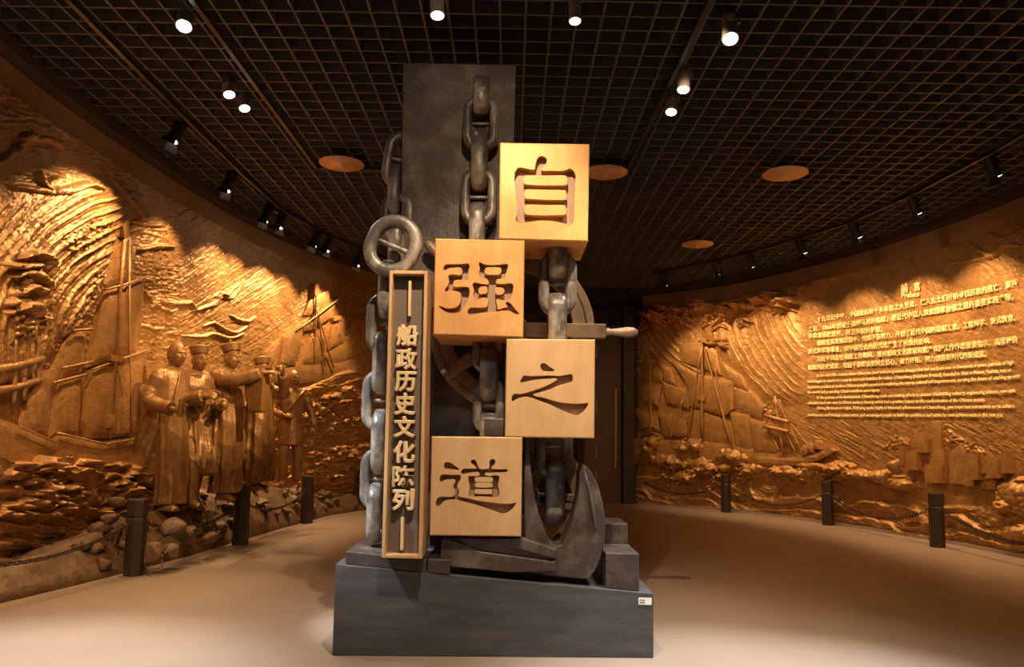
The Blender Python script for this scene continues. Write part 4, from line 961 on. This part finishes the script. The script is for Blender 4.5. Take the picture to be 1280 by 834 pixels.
def rock(c, r, flat=.7, name='rock'):
    bm = bmesh.new()
    for k in range(16):
        v = Vector((rnd.gauss(0, 1), rnd.gauss(0, 1), rnd.gauss(0, 1))).normalized()
        bm.verts.new((v.x * r * rnd.uniform(.8, 1.2), v.y * r * rnd.uniform(.8, 1.25), v.z * r * flat * rnd.uniform(.8, 1.15)))
    h = bmesh.ops.convex_hull(bm, input=bm.verts); bmesh.ops.delete(bm, geom=[g for g in h['geom_interior'] if isinstance(g, bmesh.types.BMVert)], context='VERTS')
    bmesh.ops.bevel(bm, geom=list(bm.edges), offset=r * .13, segments=2, affect='EDGES', profile=.6)
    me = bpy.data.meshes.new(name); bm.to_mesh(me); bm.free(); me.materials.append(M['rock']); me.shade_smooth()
    o = bpy.data.objects.new(name, me); COL.objects.link(o); o.parent = ledge; o.location = c; o.rotation_euler = (rnd.uniform(-.4, .4), rnd.uniform(-.4, .4), rnd.uniform(0, 6.28)); return o
cnt = 0
while cnt < 84:
    Y = rnd.uniform(7.25, 13.6); t = rnd.uniform(.5, .95); x_ = float(wallx(Y) + (edgex(Y) - wallx(Y)) * t)
    r = rnd.uniform(.05, .15) * (1.15 - .35 * t)
    rock((x_, Y, float(ledge_z(Y, np.array(t))) + r * .15), r, rnd.uniform(.5, .9)); cnt += 1
for px, py, Y, r in ((148, 628, 7.75, .11), (138, 648, 7.6, .10), (160, 640, 7.7, .09), (215, 660, 7.95, .15), (235, 668, 8.2, .13), (262, 672, 8.5, .10), (190, 690, 7.6, .16), (212, 690, 7.75, .12), (260, 640, 8.6, .11)):
    rock(at(px, py, Y), r, .75)

# ------------------------------------------------------------------ bronze statues
def head_mesh(mb, c, yaw=0.0, pitch=0.0, s=1.0, beard=False, long_chin=0.0):
    su, sv = 80, 60; vs = []
    for i in range(sv + 1):
        a = PI * i / sv
        for k in range(su):
            b = 2 * PI * k / su; x, y, z = math.sin(a) * math.cos(b), math.sin(a) * math.sin(b), math.cos(a)
            X, Y, Z = x * .105, y * .080, z * .130
            if z < 0: Y *= 1 - .22 * (-z) ** 1.6
            if x < 0 and z < -.1: X *= 1 - .35 * min(1, (-z - .1) / .6)
            if x > 0:
                G = math.exp
                X *= 1 - .10 * (abs(y) ** 2)
                nz = max(0, min(1, (.024 - Z) / .056)) if Z > -.034 else max(0, 1 - (-.034 - Z) / .010)
                X += .044 * nz * G(-(Y / (.011 + .008 * nz)) ** 2) * x
                for sg in (-1, 1):
                    X -= .026 * G(-((Y - sg * .033) / .016) ** 2 - ((Z - .012) / .011) ** 2)
                    X += .012 * G(-((Y - sg * .033) / .010) ** 2 - ((Z - .011) / .007) ** 2)
                    X += .008 * G(-((Y - sg * .048) / .016) ** 2 - ((Z + .022) / .018) ** 2)
                X += .014 * G(-((Z - .034) / .009) ** 2) * G(-(Y / .05) ** 2)
                X += .013 * G(-(Y / .024) ** 2 - ((Z + .055) / .006) ** 2) + .014 * G(-(Y / .021) ** 2 - ((Z + .071) / .007) ** 2) - .012 * G(-(Y / .026) ** 2 - ((Z + .063) / .003) ** 2)
                X += (.013 + long_chin) * G(-(Y / .026) ** 2 - ((Z + .102) / .018) ** 2)
                if beard: X += .020 * G(-(Y / .032) ** 2 - ((Z + .049 - abs(Y) * -.2) / .008) ** 2)
            vs.append(Vector((X, Y, Z)))
    fs = [(i * su + k, i * su + (k + 1) % su, (i + 1) * su + (k + 1) % su, (i + 1) * su + k) for i in range(sv) for k in range(su)]
    rot = Matrix.Rotation(yaw, 3, 'Z') @ Matrix.Rotation(pitch, 3, 'Y')
    mb.add([rot @ v * s + Vector(c) for v in vs], fs)
    for sg in (-1, 1): mb.ball(rot @ Vector((-.006, sg * .079, -.004)) * s + Vector(c), (.022 * s, .013 * s, .036 * s), 12, 8)
def hand(mb, c, fwd, upv, s=1.05, grip=.6, thumb=1):
    f = Vector(fwd).normalized(); u = (Vector(upv) - f * Vector(upv).dot(f)).normalized(); sd = f.cross(u) * thumb; c = Vector(c)
    rot = Matrix((f, sd, u)).transposed()
    mb.ball(c + f * .045 * s, (.055 * s, .044 * s, .020 * s), 14, 8, rot)
    for k, (o_, ln) in enumerate(((-.030, .070), (-.010, .082), (.011, .078), (.030, .062))):
        p = c + f * .085 * s + sd * o_ * s; pts = [c + f * .04 * s + sd * o_ * .8 * s, p]; an_ = 0.0
        for j in range(3):
            an_ += grip * (.75, 1.25, .9)[j] + .08
            p = p + (f * math.cos(an_) - u * math.sin(an_)) * ln * (.46, .34, .26)[j] * s; pts.append(p)
        mb.tube(pts, [.0125 * s, .0125 * s, .0115 * s, .0105 * s, .009 * s], 10); mb.ball(pts[-1], .0092 * s, 10, 6)
    t0 = c + f * .02 * s - sd * .035 * s; pts = [t0, t0 + (f * .55 - sd * .55 - u * .2) * .045 * s, t0 + (f * .95 - sd * .6 - u * .45) * .062 * s, t0 + (f * 1.25 - sd * .35 - u * .75) * .072 * s]
    mb.tube(pts, [.015 * s, .014 * s, .012 * s, .009 * s], 8); mb.ball(pts[-1], .009 * s, 8, 6)
def loft(mb, rings, fold=(.02, .08), seeds=(0, 1, 2), ks=(5, 9, 14), seg=72, sub=8, twist=1.2):
    R5 = []
    for (a, b) in zip(rings[:-1], rings[1:]):
        for k in range(sub): t = k / sub; R5.append([a[i] * (1 - t) + b[i] * t for i in range(5)])
    R5.append(list(rings[-1])); n = len(R5); z0, z1 = rings[0][0], rings[-1][0]; vs = []
    for z, cx, cy, rx, ry in R5:
        q = (z0 - z) / (z0 - z1); A = fold[0] + (fold[1] - fold[0]) * q
        for k in range(seg):
            t = 2 * PI * k / seg
            tw = twist * q + .5 * math.sin(2.2 * t + seeds[2] + 4 * q)
            rg = lambda v: 1 - 2 * abs(math.sin(v)) ** .8
            w = .75 * rg(ks[0] * t * .5 + seeds[0] + tw * 1.7) + .55 * rg(ks[1] * t * .5 + seeds[1] - tw) + .3 * rg(ks[2] * t * .5 + seeds[2] + 3 * q)
            w += .30 * rg(z * 11 + 2.2 * math.sin(t + seeds[0]) + seeds[1]) * (1 if fold[1] > .05 else .4)
            m_ = 1 + A * w; vs.append((cx + rx * m_ * math.cos(t), cy + ry * m_ * math.sin(t), z))
    fs = [(i * seg + k, i * seg + (k + 1) % seg, (i + 1) * seg + (k + 1) % seg, (i + 1) * seg + k) for i in range(n - 1) for k in range(seg)]
    fs.append(tuple(range(seg))); fs.append(tuple((n - 1) * seg + k for k in range(seg))[::-1]); mb.add(vs, fs)
def limb(mb, pts, rad, seg=18):
    pp = catmull(pts, 5, closed=False); n = len(pp); rr = [float(np.interp(i / (n - 1) * (len(rad) - 1), range(len(rad)), rad)) for i in range(n)]
    mb.tube(pp, rr, seg); mb.ball(pp[0], rr[0] * .99, 14, 10); mb.ball(pp[-1], rr[-1] * .97, 14, 10)
def sleeve(mb, pts, rad, seg=26, seed=0.0):
    pp = catmull(pts, 8, closed=False); n = len(pp); rr = []
    for i in range(n):
        q = i / (n - 1); rr.append(float(np.interp(q * (len(rad) - 1), range(len(rad)), rad)) * (1 + .06 * math.sin(i * 1.35 + seed) + .03 * math.sin(i * 2.9 + seed)))
    mb.tube(pp, rr, seg); mb.ball(pp[0], rr[0] * .98, 16, 10)
def shoe(mb, c, yaw, s=1.0):
    rot = Matrix.Rotation(yaw, 3, 'Z')
    for x, z, rx, ry, rz in ((-.02, .045, .07, .045, .05), (.07, .035, .09, .048, .04), (.13, .03, .06, .045, .032)): mb.ball(Vector(c) + rot @ Vector((x, 0, z)) * s, (rx * s, ry * s, rz * s), 14, 8, rot)
    mb.box(Vector(c) + rot @ Vector((.05, 0, .012)) * s, (.25 * s, .085 * s, .024 * s), rot)
def statue(px, Yw, foot_py, top_py, rz, label, spec):
    p = at(px, foot_py, Yw); top = at(px, top_py, Yw).z; H = spec.get('H', 1.95); k = (top - p.z) / H
    root = empty('bronze_statue', p, label, 'statue', 'bronze statues on the rock ledge', rz=R(rz)); ms = M['statue']; root.scale = (k, k, k)
    mb = MB(); hc = Vector(spec.get('head', (.04, 0, 1.79)))
    head_mesh(mb, hc, R(spec.get('yaw', 0)), R(spec.get('pitch', 0)), 1.07, spec.get('beard', False))
    nb = Vector((0, 0, 1.58)); mb.tube([nb, nb.lerp(hc, .5) + Vector((-.01, 0, 0)), hc + Vector((-.02, 0, -.06))], [.075, .062, .06], 16)
    loft(mb, [(1.60, 0, 0, .09, .13), (1.54, 0, 0, .12, .19), (1.3, 0, 0, .13, .17), (1.05, 0, 0, .12, .16), (.9, 0, 0, .13, .17), (.82, 0, 0, .10, .14)], (0, 0), seg=32)
    for sg, f in ((-1, spec.get('rf', (.06, -.10))), (1, spec.get('lf', (-.04, .10)))):
        limb(mb, [(0, sg * .09, .9), (f[0] * .6 + .03, f[1], .52), (f[0], f[1], .09)], [w_ * spec.get('leg', 1) for w_ in (.095, .07, .05)]); shoe(mb, (f[0], f[1], 0), R(spec.get('toe', sg * 8)), 1.08)
    for arm, hd in ((spec['ra'], spec['rh']), (spec['la'], spec['lh'])):
        limb(mb, arm, [.058, .046, .034], 14)
        hand(mb, arm[-1], hd[0], hd[1], 1.08, hd[2], hd[3])
    b = mb.build('body', ms, root, fix=False); remesh(b, .0075, 1)
    spec['dress'](root, ms, spec)
    return root
def robe(root, ms, sp, name='robe', vox=.011):
    mb = MB(); loft(mb, sp['robe'], sp.get('fold', (.015, .12)), sp.get('seeds', (0, 1, 2)), sp.get('ks', (5, 9, 14)), twist=sp.get('twist', 1.2))
    for arm in (sp['ra'], sp['la']):
        a = [Vector(q) for q in arm]; w_ = a[-2].lerp(a[-1], .90); sleeve(mb, [a[0], a[1], w_], sp.get('sleeve', [.10, .085, .09]), seed=a[1].x * 9)
    mb.ball((0, 0, 1.545), (.135, .225, .10), 24, 12)
    mb.tube([(.0, 0, 1.55), (.01, 0, 1.635)], [.098, .088], 20)
    return remesh(mb.build(name, ms, root, fix=False), vox, 2)
def hat(root, ms, c, yaw=0.0, pitch=0.0):
    rot = Matrix.Rotation(R(yaw), 3, 'Z') @ Matrix.Rotation(R(pitch), 3, 'Y'); mb = MB()
    pr = [(.090, -.012), (.102, -.012), (.122, .072), (.114, .078), (.106, .060), (.090, .085), (.05, .102), (.018, .108), (.014, .118), (.02, .128), (.012, .142)]
    mb.lathe([(r_, z_) for r_, z_ in pr], seg=36, rot=rot @ Matrix.Diagonal((1.08, .92, 1)))
    mb.v = [tuple(Vector(v) + Vector(c)) for v in mb.v]; mb.build('hat', ms, root, smooth=False)
def dress1(root, ms, sp):
    robe(root, ms, sp)
    mb = MB(); loft(mb, [(1.56, -.03, 0, .15, .235), (1.38, -.05, 0, .18, .25), (1.15, -.07, 0, .185, .24), (.95, -.11, 0, .21, .26), (.7, -.20, 0, .25, .28), (.45, -.30, .0, .29, .28), (.30, -.36, 0, .31, .29)], (.01, .17), (1, 2, .5), (4, 9, 13), twist=.6)
    remesh(mb.build('coat', ms, root, fix=False), .011, 2)
    mb = MB().tube([(.11, -.02, 1.56), (.15, -.05, 1.48), (.155, -.10, 1.30), (.16, -.13, 1.08)], [.03, .032, .028, .02], 10, flat=.5); mb.build('lapel', ms, root, smooth=True)
    MB().tube([(.41, -.265, 1.05), (.42, -.255, 1.24)], [.032, .034], 16).build('scroll', ms, root)
    hc = Vector(sp['head']); MB().ball(hc + Vector((-.022, 0, .016)), (.112, .0925, .138), 28, 18).build('hair', ms, root, smooth=True)
RH = lambda d, u, g, t: (d, u, g, t)
statue(206, 8.8, 637, 428, -22, 'bareheaded bronze statue in a long open coat holding a scroll, leftmost of the five',
       dict(head=(.055, 0, 1.765), yaw=-10, beard=True, H=1.92, rf=(.10, -.09), lf=(-.03, .10), ra=[(0, -.20, 1.51), (-.04, -.29, 1.24), (.31, -.26, 1.13)], la=[(0, .20, 1.51), (.02, .30, 1.25), (.30, .20, 1.18)],
            rh=RH((1, .15, 0), (0, -1, .3), .95, 1), lh=RH((1, -.2, 0), (0, 1, .3), .8, -1),
            robe=[(1.60, 0, 0, .10, .14), (1.52, 0, 0, .15, .23), (1.30, .01, 0, .17, .225), (1.05, .02, 0, .17, .20), (.8, .05, 0, .17, .20), (.45, .07, 0, .165, .19), (.07, .07, 0, .19, .20)], fold=(.012, .10), ks=(4, 9, 14), dress=dress1, sleeve=[.092, .085, .08]))
def dress2(root, ms, sp):
    robe(root, ms, sp); hat(root, ms, (.035, 0, 1.842), -6, -6)
    mb = MB(); loft(mb, [(1.58, 0, 0, .13, .18), (1.52, .0, 0, .20, .27), (1.40, .0, 0, .215, .29), (1.34, .0, 0, .21, .285)], (.02, .06), (2, 1, 0), (4, 7, 11), seg=60)
    remesh(mb.build('shoulder_cape', ms, root, fix=False), .010, 1)
statue(236, 9.15, 632, 427, -28, 'bronze statue in a round hat with forearm held out, second from the left',
       dict(head=(.045, 0, 1.745), yaw=-8, H=1.985, rf=(.16, -.10), lf=(-.08, .10), ra=[(0, -.20, 1.49), (.10, -.30, 1.26), (.46, -.22, 1.30)], la=[(0, .20, 1.49), (.08, .28, 1.24), (.36, .10, 1.22)],
            rh=RH((1, .1, .1), (.0, -1, .5), .9, 1), lh=RH((1, -.2, 0), (0, 1, .3), .7, -1),
            robe=[(1.60, 0, 0, .10, .14), (1.52, 0, 0, .16, .23), (1.30, .01, 0, .18, .23), (1.05, .02, 0, .17, .20), (.75, .06, 0, .18, .21), (.55, .10, 0, .23, .24), (.40, .10, 0, .21, .22), (.36, .09, 0, .15, .17)], leg=1.45, fold=(.03, .22), ks=(5, 8, 13), seeds=(1, 0, 2), twist=2.0, dress=dress2, sleeve=[.095, .085, .078]))
def dress3(root, ms, sp):
    robe(root, ms, sp); hat(root, ms, (.045, 0, 1.847), 0, -14)
    mb = MB(); loft(mb, [(1.60, -.02, 0, .13, .19), (1.53, -.02, 0, .20, .28), (1.35, -.06, 0, .21, .30), (1.1, -.10, 0, .22, .30), (.8, -.11, 0, .26, .31), (.52, -.10, 0, .30, .34), (.48, -.10, 0, .28, .32)], (.03, .24), (0, 2, 1), (6, 9, 15), twist=2.2)
    remesh(mb.build('cloak', ms, root, fix=False), .011, 2)
    mb = MB(); pts = [(.36, 0, 1.50), (.60, 0, 1.60), (.66, 0, 1.54), (.64, 0, 1.08), (.44, 0, 1.06), (.38, 0, 1.30)]
    mb.prism([Vector((x, y - .13, z)) for x, y, z in pts], (0, .13, 0)); remesh(mb.build('hanging_sleeve', ms, root, fix=True), .012, 3)
statue(276, 9.5, 624, 425, -20, 'bronze statue in hat and cloak stretching one arm out to point, third from the left',
       dict(head=(.055, 0, 1.745), yaw=-6, H=1.985, rf=(.10, -.10), lf=(-.06, .11), ra=[(0, -.20, 1.49), (.28, -.21, 1.45), (.64, -.10, 1.55)], la=[(0, .20, 1.49), (.06, .30, 1.24), (.32, .16, 1.12)],
            rh=RH((1, .1, .15), (0, -.5, 1), .12, 1), lh=RH((1, -.2, 0), (0, 1, .3), .8, -1),
            robe=[(1.60, 0, 0, .10, .14), (1.52, 0, 0, .16, .23), (1.30, .02, 0, .19, .24), (1.05, .04, 0, .20, .24), (.75, .05, 0, .20, .24), (.42, .05, 0, .19, .23), (.30, .05, 0, .19, .22), (.08, .05, 0, .19, .22)], fold=(.03, .17), ks=(4, 9, 14), seeds=(2, 0, 1), twist=2.6, dress=dress3, sleeve=[.10, .085, .075]))
def dress4(root, ms, sp):
    robe(root, ms, sp); hat(root, ms, (.045, 0, 1.852), 0, -6)
    MB().tube([(.16, -.03, 1.765), (.33, -.03, 1.765), (.335, -.03, 1.765), (.50, -.03, 1.77)], [.024, .026, .034, .038], 16).build('spyglass', ms, root)
statue(317, 10.05, 612, 442, -24, 'bronze statue in a hat raising a spyglass, half hidden behind the pointing figure',
       dict(head=(.045, 0, 1.755), yaw=-8, H=1.99, ra=[(0, -.20, 1.49), (.20, -.30, 1.36), (.30, -.07, 1.70)], la=[(0, .20, 1.49), (.22, .28, 1.40), (.42, .02, 1.70)],
            rh=RH((.5, .6, .5), (.6, -.6, -.4), .9, 1), lh=RH((.5, -.6, .5), (.6, .6, -.4), .9, -1),
            robe=[(1.60, 0, 0, .10, .14), (1.52, 0, 0, .16, .23), (1.30, .02, 0, .18, .24), (1.05, .04, 0, .19, .24), (.75, .06, 0, .20, .26), (.42, .08, 0, .22, .28), (.12, .08, 0, .21, .26)], fold=(.03, .20), ks=(5, 8, 13), seeds=(.5, 1.5, 2), twist=2.0, dress=dress4, sleeve=[.10, .085, .075]))
def dress5(root, ms, sp):
    mb = MB(); loft(mb, [(1.60, 0, 0, .10, .14), (1.53, 0, 0, .14, .22), (1.38, .01, 0, .155, .215), (1.15, .01, 0, .14, .18), (1.08, .01, 0, .145, .185), (.90, .01, 0, .17, .21), (.66, .01, 0, .185, .225)], (.006, .03), (0, 1, 2), (4, 7, 12))
    for arm in (sp['ra'], sp['la']):
        a = [Vector(q) for q in arm]; sleeve(mb, [a[0], a[1], a[1].lerp(a[2], .92)], [.085, .068, .055], seed=a[1].y * 9)
    mb.ball((0, 0, 1.535), (.12, .21, .07), 24, 12); mb.tube([(.0, 0, 1.55), (.01, 0, 1.65)], [.088, .078], 20)
    remesh(mb.build('tunic', ms, root, fix=False), .010, 1)
    mb = MB()
    for sg, f in ((-1, sp['rf']), (1, sp['lf'])): limb(mb, [(0, sg * .095, .80), (f[0] * .6 + .02, f[1], .50), (f[0], f[1], .10)], [.115, .092, .078])
    remesh(mb.build('trousers', ms, root, fix=False), .011, 1)
    MB().lathe([(.15, 1.10), (.156, 1.105), (.156, 1.145), (.15, 1.15)], seg=36, rot=Matrix.Diagonal((1.0, 1.25, 1))).build('belt', ms, root)
    MB().tube([(.07, .19, 1.57), (.15, .08, 1.45), (.175, -.03, 1.30), (.15, -.15, 1.16)], [.035] * 4, 8, flat=.3).build('sash', ms, root, smooth=True)
    for sg in (-1, 1): MB().box((0, sg * .185, 1.585), (.12, .10, .025)).build('epaulette', ms, root, bevel=.008)
    for z in (1.45, 1.36, 1.27, 1.0, .9): MB().ball((.172 if z < 1.2 else .168, .02, z), .012, 10, 6).build('button', ms, root)
    hc = Vector(sp['head']); MB().ball(hc + Vector((-.022, -.004, .018)), (.112, .0925, .138), 28, 18).build('hair', ms, root, smooth=True)
    h = Vector(sp['la'][-1]); MB().tube([h + Vector((.06, 0, .05)), Vector((h.x + .08, h.y + .02, 0.0))], [.02, .012], 10).build('cane', ms, root)
    MB().tube([(.10, -.20, 1.12), (.02, -.27, .80), (-.02, -.30, .30)], [.02, .022, .016], 10).build('sword_scabbard', ms, root)
statue(361, 11.2, 606, 461, -64, 'bronze officer statue in belted tunic and sash, hand on a cane, rightmost of the five',
       dict(head=(.035, 0, 1.765), yaw=22, H=1.94, rf=(.04, -.12), lf=(.0, .12), ra=[(0, -.20, 1.50), (.02, -.31, 1.24), (.26, -.16, 1.14)], la=[(0, .20, 1.50), (.02, .31, 1.22), (.08, .37, .95)],
            rh=RH((.6, 1, 0), (.7, -.4, .6), .6, 1), lh=RH((.7, .1, -.8), (.8, .3, .6), 1.0, -1), dress=dress5))

# ------------------------------------------------------------------ gold preface text on the right relief
ins = empty('wall_inscription', RW.xyz(np.array([RW.sz(1150, 460)[0]]), np.array([1.6]), .1)[0], 'raised gold Chinese and English preface text on the right relief', 'inscription')
def wall_line(name, text, x0, y0, x1, y1, cjk=True, ks=None, h=BASE + .026, space=1.0, off=0.0):
    me, co = text_mesh(text, 0.06, off, 0.0, 2, space=space)
    sa, za = RW.sz(x0, y0); sb, zb = RW.sz(x1, y1); w = co[:, 0].max() - co[:, 0].min(); k = (sa - sb) / w if ks is None else ks
    X = (co[:, 0] - co[:, 0].min()) * k; yc = .36 if cjk else .25
    sl = (zb - za) / max(sa - sb, .01); s = sa - X; z = za + sl * X + (co[:, 1] - yc) * k
    n = len(s); p = RW.xyz(s, z); nx = np.interp(s, RW.s, RW.N[:, 0]); ny = np.interp(s, RW.s, RW.N[:, 1]); hh = h + co[:, 2] * .08
    out = np.stack([p[:, 0] + nx * hh, p[:, 1] + ny * hh, p[:, 2]], 1) - np.array(ins.location)
    set_co(me, out); me.materials.append(M['goldtext']); o = bpy.data.objects.new(name, me); COL.objects.link(o); o.parent = ins; return k
wall_line('heading', '前', 1131.5, 361.6, 1140.5, 360, off=.02); wall_line('heading', '言', 1148, 359, 1156.5, 357.6, off=.02); wall_line('subheading', 'Preface', 1133, 371, 1155, 368.5, False, off=.006)
CJ = [('十九世纪中叶，中国面临数千年未有之大变局，仁人志士们开始寻找民族的救亡、振兴', 1026, 400, 1279, 353.5), ('之路。1866年创设于福州马尾的船政，是近代中国人探索国家自强之道的重要实践产物，', 1015, 412.5, 1274, 370.5), ('承载着追赶世界、捍卫海权的梦想。', 1015, 420.5, 1108, 412),
      ('船政在其发展过程中，付出不懈努力，开创了近代中国的造船工业、工程科学、新式教育、', 1026, 429.5, 1277, 397), ('新式海军等事业，对中国社会的近代化产生了积极的影响。', 1014.5, 440, 1170, 426),
      ('习近平同志在福建工作期间，曾对船政文化建设和遗产保护工作作出重要指示，高度评价', 1026, 449.4, 1280, 424.5), ('船政的历史成就，勉励干部群众要树立信心，奋力开拓，努力创造新时代的新成就。', 1014.5, 460, 1240, 442.5)]
for l in CJ: wall_line('text_line', *l, off=.006)
E8 = 'development and heritage conservation, and encouraged people to build up confidence and strive for new achievements in the new era.'
ke = wall_line('text_line', E8, 1014, 519.3, 1261, 519.3, False, off=.006)
for t_, a, b, c_, d in [('In the mid-19th century, when China was faced with the greatest changes that had not been seen in thousands of years, patriots of high', 1026, 470.3, 1280, 453.2), ('ideals began to search for a way to save and revitalize the nation. Chuanzheng (Foochow Arsenal), founded in 1866 in Mawei, Fuzhou, was an', 1014, 477.8, 1280, 462.6),
                        ("important product of modern Chinese people's practice in exploring the way to national self-improvement, carrying the dream of catching up with", 1014, 484.8, 1280, 471.2), ("the world and protecting China's maritime sovereignty.", 1014, 491.2, 1111, 488), ('In the process of its development, Chuanzheng made unremitting efforts to pioneer shipbuilding industry, engineering science, new-style', 1026, 497.8, 1280, 489),
                        ("education and new navy in China's modern history, which had a positive impact on the modernization of the Chinese society.", 1014, 504.3, 1241, 500.3), ('During his tenure in Fujian, Xi Jinping spoke highly of historical achievements of Chuanzheng, gave important instructions on its culture', 1026, 510.8, 1280, 508.2)]:
    wall_line('text_line', t_, a, b, c_, d, False, ks=ke, off=.006)
